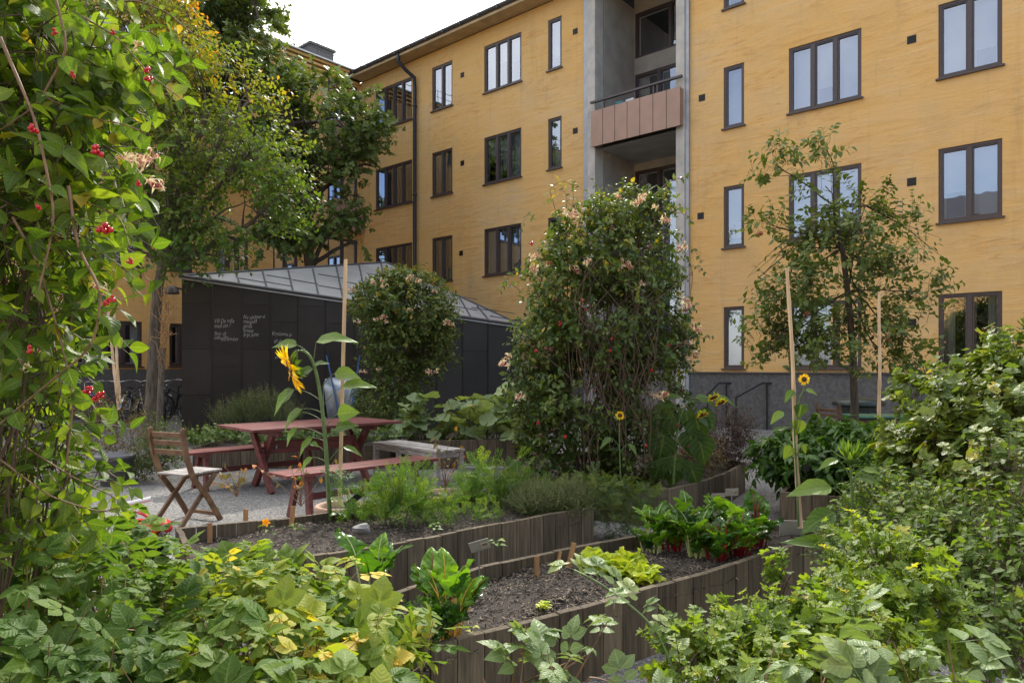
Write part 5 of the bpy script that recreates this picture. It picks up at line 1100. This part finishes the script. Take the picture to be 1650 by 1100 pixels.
# ---- low greens on bed behind table, grass, lavender ----
shrub('lettuce_row','low leafy greens growing behind the far red bench','leafy greens',pt(430,592+F*(H-.25)/9.9,9.9),[blob(x,700,9.8,45,13,.3) for x in (350,420,490,560,610)],blade(3,1,.35,.7,.3,.3),'l_rasp2',420,.06,5,.06,79,stem='gstem',up=.8)
shrub('lavender_bush','grey green lavender bush against the dark pavilion wall','lavender',pt(405,592+F*H/12.6,12.6),[blob(x,y,12.5,rx,ry,.35) for x,y,rx,ry in ((405,662,30,24),(430,655,22,22),(370,670,30,14),(460,668,25,16))],blade(2,1,.08,.8,.1,.1),'l_thy',620,.2,10,.06,101,stem='gstem',up=1.6)
def grassclump(lab,c,n,hgt,rad,seed,mat='l_car'):
    r=rg(seed); o=thing('grass_clump',c,lab,'grass'); a=r.uniform(0,6.3,n); q=np.stack([np.cos(a),np.sin(a),np.zeros(n)],1)*(r.uniform(0,1,n)**.5*rad)[:,None]; P=np.array(c)+q; d=nrm(q*.8/rad+[0,0,1.6]+r.normal(size=(n,3))*.25); sp=Soup().inst(blade(4,1,.022,.6,0,.35),P,frames(d,r.normal(size=(n,3))),hgt*r.uniform(.5,1.1,n),r.random(n)); part('blade',sp,M[mat],o,True)
grassclump('tuft of long grass at the foot of the pavilion, left of the lavender',pt(345,592+F*H/12.4,12.4),260,.45,.4,102,'l_hon2'); grassclump('sparse grass tuft against the pavilion right of the lavender',pt(480,592+F*H/12.9,12.9),160,.4,.4,103,'l_hon2')
shrub('ivy_mound','dark ground shrub under the second honeysuckle, left of the squash','shrub',pt(620,592+F*H/11,11),[blob(x,y,11,rx,ry,.4) for x,y,rx,ry in ((600,665,28,22),(640,675,40,20))],T_SMALL,'l_hon2',420,.14,7,.05,104)
# ---- herbs at the foot of the arbour between beds ----
shrub('fern_clump','low dark herbs growing between the two long beds below the arbour','herb',(.95,5.6,0),[blob(x,y,5.5,rx,ry,.3) for x,y,rx,ry in ((985,835,32,24),(1010,805,45,22),(960,790,30,20),(1030,835,22,18))],T_FROND,'l_hon2',130,.08,4,.085,105,stem='gstem',up=1)
# ---- carrots, dill in second bed ----
def carrots(lab,px,Y,hgt,wd,n,seed,name='carrot_plants'):
    r=rg(seed); c=cf(px,Y,.26); o=thing(name,c,lab,'carrot'); m=n; a=r.uniform(0,6.3,m); q=np.stack([np.cos(a),np.sin(a)*.6,0*a],1)*(r.random(m)**.5*wd)[:,None]; B=np.array(c)+q; d=nrm(q/wd*.45+[0,0,1.2]+r.normal(size=(m,3))*.22); hh=hgt*r.uniform(.25,1.0,m); T=B+d*hh[:,None]
    st=Soup(); st.tubes(np.stack([B,B+d*hh[:,None]*.5,T],1),np.array([.002,.0016,.001]),3); part('stem',st,M['gstem'],o,True)
    lf=Soup(); 
    for j in range(4):
        f=.35+.22*j; P=B+d*(hh*f)[:,None]; dd=nrm(d+r.normal(size=(m,3))*.7); lf.inst(T_FROND,P,frames(dd,nrm(r.normal(size=(m,3))+[0,-.3,1])),hgt*.36*r.uniform(.6,1.1,m),r.random(m))
    part('foliage',lf,M['l_car'],o,True)
carrots('feathery carrot tops right of the large sunflower',620,4.95,.40,.24,36,111); carrots('feathery carrot tops between the two terracotta pots',665,5.0,.30,.22,30,112); carrots('tallest bright carrot tops in the middle right of the second bed',790,5.6,.36,.26,48,113); carrots('carrot tops left of the thyme bush',850,5.55,.26,.2,28,114); carrots('low thin carrot seedlings in front, near the plank edge',745,5.0,.16,.28,40,115); carrots('small feathery seedlings under the slate sign',590,5.1,.15,.22,30,116)
shrub('thyme_bush','grey green thyme bush spilling over the corner of the second bed','thyme',(.42,5.35,.25),[blob(x,y,5.35,rx,ry,.22) for x,y,rx,ry in ((880,808,48,22),(925,808,30,24),(905,835,22,18),(850,810,25,18))],diamond(.2),'l_thy',2200,.11,14,.012,117,stem='gstem',up=1.0,tw_r=.0008)
for k,(px,py,Y,lab) in enumerate(((362,905,4.1,'seedlings before the left wooden label'),)): pass
def seedling(px,py,z,lab,seed,n=7,size=.06,mat='l_pep',name='seedling',h=.06,tpl=None):
    r=rg(seed); Y=Yt(py,z); c=pt(px,py,Y); o=thing(name,c,lab,'seedling','seedlings in the beds'); lf=Soup(); st=Soup()
    for k in range(n):
        a=k*2.4; d=nrm([math.cos(a),math.sin(a),.5]); b=c+np.array([0,0,h*(.3+.7*k/n)]); e=b+d*size*.35; st.tube([c,b,e],.0014,4,cap=False); lf.inst(tpl or T_OV,e,frames(nrm(d+[0,0,-.3])[None],np.array([[0,0,1.]])+r.normal(size=3)*.2),size*r.uniform(.7,1.1),float(r.random()))
    part('foliage',lf,M[mat],o,True); part('stem',st,M['gstem'],o,True); return o
seedling(478,858,.27,'small green seedling right of the orange flower',121,8,.05,'l_cur'); seedling(876,985,.27,'tiny pale seedling alone on the near bed soil',122,9,.035,'l_let','seedling',.04,T_CUR)
seedling(760,1030,.27,'tiny leaves by the plank corner of the near bed',123,6,.03,'l_let'); seedling(800,885,.3,'grass like weed by the inner edge of the near bed',124,6,.05,'l_car'); seedling(545,838,.27,'low green weed at the base of the large sunflower',125,12,.06,'l_pep'); seedling(640,850,.27,'weed seedling right of the grey stone',126,9,.05,'l_car'); seedling(700,858,.27,'weed seedling near the plank edge below the pots',127,9,.045,'l_car')
o=seedling(432,868,.27,'orange nasturtium flower on a thin stem in the second bed',128,5,.05,'l_cur','nasturtium',.09); c=np.array(o.location)+[-.01,0,.11]; f=Soup()
for q in range(5): a=q*1.257; d=np.array([math.cos(a)*.7,-.8,math.sin(a)*.7]); f.inst(blade(3,2,.42,.6,.1,.4),c,frames(d[None],np.array([[0,-1.,.1]])),.035,.5)
part('flower',f,M['orange'],o,True)
# dry tomato stem in pot
r=rg(9)
for (px,py,Y,lab,hh) in ((717,790,6.15,'dry spindly tomato plant in the right terracotta pot',.55),(485,815,5.6,'dry tomato plant with one green fruit beside the red bench',.38),(382,800,5.3,'wisp of dry weed on the gravel left of the crossed table leg',.22)):
    c=pt(px,py,Y); o=thing('dry_tomato_plant',c,lab,'dry plant'); st=Soup(); lf=Soup(); fr=Soup()
    for k in range(7):
        P=limb(r,c,c+np.array([r.normal()*.12,r.normal()*.08,hh*r.uniform(.5,1.05)]),7); st.tube(P,np.linspace(.004,.0015,7),5,cap=False)
        for j in range(3,7): lf.inst(T_OV,P[j],frames(nrm(r.normal(size=(1,3))+[0,0,-.5]),np.array([[0,-.3,1.]])+r.normal(size=3)*.4),r.uniform(.03,.06),float(r.uniform(.5,1)))
    part('stem',st,M['cane'],o,True); part('foliage',lf,M['l_grey'],o,True); 
    if 'fruit' in lab: part('fruit',Soup().ball(c+[.0,-.05,hh*.6],.018,10),M['l_cur'],o,True)
# ---- sunflowers ----
def head(sp,pet,sd,c,nrm_,R,petn=26,plen=.5,drop=0,seed=0):
    r=rg(seed); n=nrm(np.array(nrm_,float)); x=nrm(np.cross(n,[0,0,1])); z=np.cross(x,n)
    sd.lathe([(0,R*.10),(R*.25,R*.12),(R*.45,R*.09),(R*.52,0),(R*.4,-R*.12),(0,-R*.15)],c,20,axis=n)
    for lay in range(2):
        a=np.arange(petn)*2*math.pi/petn+lay*.12+r.normal(size=petn)*.08; d=x*np.cos(a)[:,None]+z*np.sin(a)[:,None]; P=c+d*R*.48; dd=nrm(d+n*(.25-.25*lay)+r.normal(size=(petn,3))*.18+np.array([0,0,-drop])); pet.inst(blade(4,1,.16,.7,.3,.25),P,frames(dd,np.repeat(n[None],petn,0)+r.normal(size=(petn,3))*.3),R*plen*1.15*r.uniform(.8,1.15,petn),r.random(petn))
    m=16; a=np.arange(m)*2*math.pi/m; d=x*np.cos(a)[:,None]+z*np.sin(a)[:,None]; sp.inst(blade(3,1,.25,.6,.2,.3),c-n*R*.1+d*R*.25,frames(nrm(d*.9-n*.25+r.normal(size=(m,3))*.2),np.repeat(n[None],m,0)),R*.6,r.random(m))
T_SUNL=blade(8,2,.36,.62,.22,.35,pleat=.010,nv=6,serr=.02,ruf=.02)
def sunleaf(lf,st,r,a,b,c,Y,wd=1.0,up=(0,0,1),tv=.5):
    """a stem px, b blade start px, c tip px; all (x,y[,dy])"""
    A=pt(a[0],a[1],Y);B=pt(b[0],b[1],Y+(b[2] if len(b)>2 else 0));Cc=pt(c[0],c[1],Y+(c[2] if len(c)>2 else 0)-.02)
    L=np.linalg.norm(B-A); m=(A+B)/2+np.array([0,0,L*.18]); t=np.linspace(0,1,9)[:,None]; Q=(1-t)**2*A+2*t*(1-t)*m+t*t*B; st.tube(Q,np.linspace(.0035,.0022,9),6)
    LL=np.linalg.norm(Cc-B)*1.08; lf.inst(T_SUNL,B,frames(nrm(Cc-B)[None],np.array(up,float)[None]),np.array([[LL*wd,LL,LL*.9]]),tv)
def sunplant(lab,base,stemP,Y,r0,leaves,seed,name='sunflower',zbase=.26):
    r=rg(seed); P=np.array([pt(x,y,Y) for x,y in stemP]); t=np.linspace(0,len(P)-1,28); Q=np.stack([np.interp(t,range(len(P)),P[:,i]) for i in range(3)],1)
    for _ in range(3): Q[1:-1]=(Q[:-2]+Q[1:-1]+Q[2:])/3
    o=thing(name,Q[0],lab,'sunflower'); st=Soup(); st.tube(Q,np.linspace(r0,r0*.5,28),10); lf=Soup()
    for l in leaves: sunleaf(lf,st,r,l[0],l[1],l[2],Y,*(l[3:] if len(l)>3 else ()),)
    part('stem',st,M['gstem'],o,True); part('foliage',lf,M['l_sun'],o,True); return o
def q7(x,y): return (420+x/3.235,500+y/3.235)
f7=lambda a,b,c,*e:(q7(*a),q7(*b),q7(*c),*e)
S1=5.08
o=sunplant('tall sunflower with drooping yellow head facing left, in the second bed',None,[(532,838),(529,790),(526,730),(521,670),(514,620),(507,590),(500,572),(486,562),(474,568)],S1,.017,[
 f7((278,250),(290,165),(480,112),.75,(0,-.5,.9),.7),f7((240,215),(190,182),(62,160),.85,(0,-.6,.8),.4),f7((285,290),(278,285),(345,258),.9,(0,-.5,.9),.3),f7((290,300),(272,305),(165,335),.9,(0,-.6,.8),.2),
 f7((320,400),(385,328),(510,325),.95,(0,-.7,.7),.8),f7((330,490),(425,398),(585,362),.65,(0,-.6,.8),.7),f7((305,465),(175,412),(38,515),.7,(0,-.6,.8),.3),f7((312,530),(215,515),(95,600),.9,(0,-.4,.9),.4),f7((325,580),(215,530),(150,570),.8,(0,-.4,.9),.4),
 f7((345,600),(400,540),(500,520),1.2,(0,-.9,.4),.8),f7((350,665),(390,615),(492,580),.9,(0,-.7,.7),.2),f7((325,650),(190,612),(112,690),.8,(0,-.4,.9),.5),f7((330,680),(270,665),(180,742),.7,(0,-.5,.9),.3),f7((335,735),(260,690),(300,700),1.,(0,-.6,.8),.6),f7((360,780),(430,710),(530,735),.5,(0,-.5,.9),.3),f7((340,790),(270,765),(195,825),.7,(0,-.5,.9),.6)],131)
sp,pe,sd=Soup(),Soup(),Soup(); hc=pt(469,592,S1); head(sp,pe,sd,hc,(-.86,-.38,-.36),.16,28,.62,.38,1); part('bract',sp,M['l_sun'],o,True); part('petal',pe,M['petal'],o,True); part('seed_disc',sd,M['seed'],o,True)
sp=Soup(); sp.tube([pt(478,563,S1),pt(478,575,S1),hc+np.array([.03,.02,.02])],.010,8); part('neck',sp,M['gstem'],o,True)
o=sunplant('slim sunflower with small round open flower tied to the leaning cane',None,[(1287,848),(1284,780),(1281,720),(1279,680),(1285,650),(1295,630),(1296,614)],4.47,.007,[((1288,640),(1298,628),(1319,632),.8,(0,-.6,.8),.8),((1286,645),(1278,628),(1264,645),.7,(0,-.6,.8),.3),((1283,665),(1290,650),(1290,672),1.3,(0,-1,.1),.1),((1280,690),(1262,663),(1241,678),.7,(0,-.6,.8),.8),((1280,690),(1288,675),(1286,700),1.2,(0,-1,.1),.9),((1283,740),(1275,718),(1265,738),1.,(0,-1,.3),.95),((1284,735),(1292,715),(1300,730),.8,(0,-1,.3),.9),((1281,690),(1262,690),(1245,691),.6,(0,-.6,.8),.4),((1285,700),(1296,650),(1305,660),.5,(0,-.6,.8),.2)],132)
sp,pe,sd=Soup(),Soup(),Soup(); head(sp,pe,sd,pt(1296,611,4.42),(-.05,-1,.15),.032,22,.62,0,2); part('bract',sp,M['l_sun'],o,True); part('petal',pe,M['petal'],o,True); part('seed_disc',sd,M['seed'],o,True)
o=sunplant('sunflower still in green bud with wide leaves, before the grey right bed',None,[(1375,940),(1374,860),(1373,800),(1370,745)],3.3,.010,[((1374,820),(1340,785),(1276,784),.7,(0,-.6,.8),.75),((1374,790),(1382,770),(1425,772),.8,(0,-.5,.9),.4),((1374,775),(1390,757),(1422,757),.7,(0,-.5,.9),.8),((1375,850),(1425,808),(1490,792),.6,(0,-.5,.9),.5),((1374,860),(1345,825),(1292,848),.8,(0,-.6,.8),.2),((1375,870),(1350,885),(1275,858),.5,(0,-.6,.8),.5),((1373,775),(1350,740),(1320,748),.6,(0,-.5,.9),.7)],133)
sp=Soup(); r=rg(6); c=pt(1370,735,3.3); m=40; a=r.uniform(0,6.3,m); d=nrm(np.stack([np.cos(a),np.sin(a),r.uniform(.1,1.6,m)],1)); sp.inst(blade(4,1,.14,.6,.2,-.4),c-[0,0,.02]+d*.015,frames(d,np.repeat([[0,0,1.]],m,0)),.085*r.uniform(.6,1.1,m),r.random(m)); sp.ball(c-[0,0,.015],(.03,.03,.025),10,.3); part('bud',sp,M['l_sun'],o,True)
o=sunplant('budding sunflower with pale drooping leaves in front of the lobed bush',None,[(1511,770),(1511,720),(1512,680),(1510,655)],4.3,.009,[((1511,700),(1495,665),(1440,680),.6,(0,-.5,.9),.6),((1511,690),(1530,665),(1575,672),.6,(0,-.5,.9),.5),((1511,720),(1495,700),(1455,716),.6,(0,-.5,.9),.7),((1511,710),(1530,690),(1570,710),.6,(0,-.5,.9),.4),((1511,665),(1505,655),(1475,640),.5,(0,-.5,.9),.7),((1511,665),(1518,650),(1545,640),.5,(0,-.5,.9),.5)],134)
o=sunplant('small open sunflower low in front of the arbour',None,[(1000,770),(998,720),(998,672)],5.95,.006,[((998,720),(985,705),(965,718),.7,(0,-.5,.9),.2),((998,730),(1012,715),(1030,730),.7,(0,-.5,.9),.3)],135)
sp,pe,sd=Soup(),Soup(),Soup(); head(sp,pe,sd,pt(999,669,5.9),(.0,-1,.1),.036,20,.6,0,3); part('bract',sp,M['l_sun'],o,True); part('petal',pe,M['petal'],o,True); part('seed_disc',sd,M['seed'],o,True)
o=sunplant('withered sunflower with big hanging leaves and drooping heads in the curved bed',None,[(1085,780),(1088,720),(1095,670),(1110,645),(1128,650)],6.4,.014,[((1090,690),(1078,665),(1058,710),1.2,(0,-1,.1),.1),((1092,680),(1105,660),(1110,690),1.2,(0,-1,.2),.2),((1090,700),(1110,690),(1120,735),1.2,(0,-1,.1),.0),((1088,720),(1078,735),(1070,775),1.2,(0,-1,.1),.3),((1088,710),(1065,685),(1040,705),1.1,(0,-1,.2),.1),((1095,665),(1085,650),(1050,655),.8,(0,-.6,.8),.3),((1110,645),(1120,640),(1160,648),.8,(0,-.5,.9),.4),((1095,700),(1125,700),(1140,750),1.1,(0,-1,.1),.1),((1089,740),(1065,740),(1055,775),1.1,(0,-1,.1),.05),((1100,655),(1095,640),(1070,635),.8,(0,-.5,.9),.5),((1120,645),(1150,640),(1190,645),.6,(0,-.5,.9),.4),((1090,730),(1100,740),(1108,770),1.1,(0,-1,.1),.3),((1092,690),(1120,670),(1135,715),1.2,(0,-1,.15),.1),((1090,700),(1070,700),(1062,750),1.25,(0,-1,.1),.05),((1088,740),(1090,735),(1085,785),1.2,(0,-1,.1),.1),((1092,660),(1075,655),(1062,690),1.1,(0,-1,.3),.35),((1100,665),(1125,660),(1160,690),.9,(0,-.8,.5),.1),((1088,750),(1110,745),(1128,785),1.1,(0,-1,.1),.0)],136)
for k,(x,y) in enumerate(((1132,668),(1162,648),(1150,640))): sp,pe,sd=Soup(),Soup(),Soup(); head(sp,pe,sd,pt(x,y,6.3),(.3,-.45,-.85),.075,18,.35,.35,4+k); part('bract',sp,M['l_let'],o,True); part('petal',pe,M['petal'],o,True); part('seed_disc',sd,M['seed'],o,True)
# ---- lettuce ----
T_LET=[blade(12,3,.55,.75,.2,.3,ruf=.15,ph=k*1.7,tip=.7) for k in range(3)]
def lettuce(px,py,lab,seed,n=22,s=.12):
    r=rg(seed); Y=Yt(py,.27); c=pt(px,py,Y); o=thing('lettuce',c,lab,'lettuce','lettuces in the near bed'); lf=Soup(); k=np.arange(n); a=k*2.4+r.normal(size=n)*.2; el=.5+.95*k/n; d=np.stack([np.cos(a)*np.cos(el),np.sin(a)*np.cos(el),np.sin(el)],1); P=c+d*.01
    for j in range(3): i=k%3==j; lf.inst(T_LET[j],P[i],frames(d[i],nrm(np.array([0,0,1])-d[i]*.3+r.normal(size=(i.sum(),3))*.2)),s*r.uniform(.7,1.15,i.sum()),r.random(i.sum()))
    part('foliage',lf,M['l_let'],o,True)
for k,(x,y,l) in enumerate(((955,915,'back left lettuce of the pale green row'),(975,922,'lettuce at the left of the pale row, in front of the back one'),(1005,928,'middle lettuce of the pale row'),(1040,938,'lettuce at the right end of the pale row, nearest the plank edge'),(1015,915,'small lettuce behind the middle of the pale row'))): lettuce(x,y,l,141+k,24,.105)
# ---- chard ----
T_CH=[blade(16,3,.40,.66,.12,.5,pleat=.05,nv=6,ruf=.13,tip=.7,ph=k*1.3) for k in range(3)]
MS={}
for nme,cc in (('r',(.24,.010,.016)),('y',(.62,.34,.03)),('g',(.45,.50,.20))): MS[nme]=pbr('chard stalk '+nme,cc,.35,0,10,.2)
def chard(px,py,Y,n,hgt,lab,seed,col='r',s=.2):
    r=rg(seed); hgt*=1.3; s*=.70; n=int(n*1.2)+9; c=pt(px,py,Y); o=thing('chard_plant',c,lab,'chard','chard plants in the near bed'); lf=Soup(); st=Soup()
    for k in range(n):
        a=k*2.4+r.normal()*.3; sp_=.05+.38*r.random(); d=nrm([math.cos(a)*sp_,math.sin(a)*sp_,1]); h=hgt*r.uniform(.08,.6)*(1.15-sp_); B=c+np.array([math.cos(a),math.sin(a),0])*.06*r.random(); T=B+d*h; st.tube([B,(B+T)/2+d*0,T],[.0055,.0045,.003],7)
        up=nrm(-np.array([math.cos(a),math.sin(a),0])+[0,0,.5]); z=s*r.uniform(.7,1.15); lf.inst(T_CH[k%3],T,frames(nrm(d+[0,0,.0])[None],(-up*-1)[None]),np.array([[z,z,z]]),float(r.random()))
        R_=frames(nrm(d)[None],up[None]); M_=R_[0]; q=[T+M_@np.array([0,v*z,-.45*v*v*z+.004]) for v in np.linspace(0,.85,6)]; st.tube(q,np.linspace(.0038,.0008,6),5,cap=False)
    part('foliage',lf,M['l_chard'],o,True); part('stalk',st,MS[col],o,True)
for k,(x,y,n,h,c_,l,s) in enumerate(((1050,888,9,.26,'g','leftmost chard of the dark leafy row',.17),(1085,885,10,.28,'r','chard with dark red stalk, second of the row from the left',.18),(1120,895,10,.27,'g','chard in the middle of the row, leaning over the plank edge',.17),(1155,900,9,.25,'r','front chard with crinkled leaves right of the row middle',.16),(1190,895,10,.28,'r','chard with purple leaves near the right end of the row',.17),(1218,880,9,.34,'r','tallest chard with bright red midrib at the right end',.20),(1110,868,9,.27,'g','back chard behind the middle of the row',.17),(1165,868,9,.28,'g','back chard behind the front crinkled one',.17))):
    chard(x,y,Yt(y,.27),n,h,l,151+k,c_,s)
chard(722,1035,Yt(1035,.27),2,.36,'large backlit chard with red and yellow stalks at the left of the near bed',161,'y',.20); chard(700,1020,Yt(1020,.27),-2,.34,'chard with red stalks beside the large backlit one',162,'r',.19)
chard(600,985,3.0,-2,.34,'glossy chard half hidden behind the raspberries',163,'g',.2)
shrub('parsley_clump','dark low parsley at the plank edge under the raspberry leaves','parsley',(-.4,2.62,.25),[blob(x,y,2.7,rx,ry,.12) for x,y,rx,ry in ((650,1030,45,22),(690,1000,35,22))],T_CUR,'l_chard',120,.05,5,.018,171,stem='gstem')
# ---- fallen leaves and weeds on the gravel ----
r=rg(15); n=420; X=r.uniform(-6,6,n); Yy=r.uniform(4.5,16,n); P=np.stack([X,Yy,np.full(n,.006)],1); sp=Soup(); sp.inst(T_SMALL,P,frames(nrm(r.normal(size=(n,3))*[1,1,.15]),np.repeat([[0,0,1.]],n,0)+r.normal(size=(n,3))*.3),r.uniform(.02,.06,n),r.random(n)); o=part('leaf_litter',sp,M['l_grey'],None,True); tag(o,'scattered dry fallen leaves lying on the grey gravel','leaf litter',kind='stuff')
n=26000; X=r.uniform(-5,4.5,n); Yy=3.6+6.5*r.random(n)**1.4; bv=np.array([[0,0,1],[1,0,0],[0,1,0],[-1,0,0],[0,-1,0]],float); bf=np.array([[0,1,2],[0,2,3],[0,3,4],[0,4,1]]); sp=Soup(); ag=r.uniform(0,6.3,n); R_=np.zeros((n,3,3)); R_[:,0,0]=np.cos(ag);R_[:,0,1]=-np.sin(ag);R_[:,1,0]=np.sin(ag);R_[:,1,1]=np.cos(ag);R_[:,2,2]=1
s_=r.uniform(.003,.009,n); sp.inst((bv,bf,np.zeros((5,2))),np.stack([X,Yy,np.zeros(n)],1),R_,np.stack([s_,s_*r.uniform(.6,1,n),s_*.7],1),r.random(n))
M['pebble']=pbr('pebbles',(.24,.24,.25),.85,0,60,.3,0,40,(1,1,1),.6); o=part('gravel_stones',sp,M['pebble'],None,False); tag(o,'loose grey gravel stones covering the courtyard ground','gravel',kind='stuff')
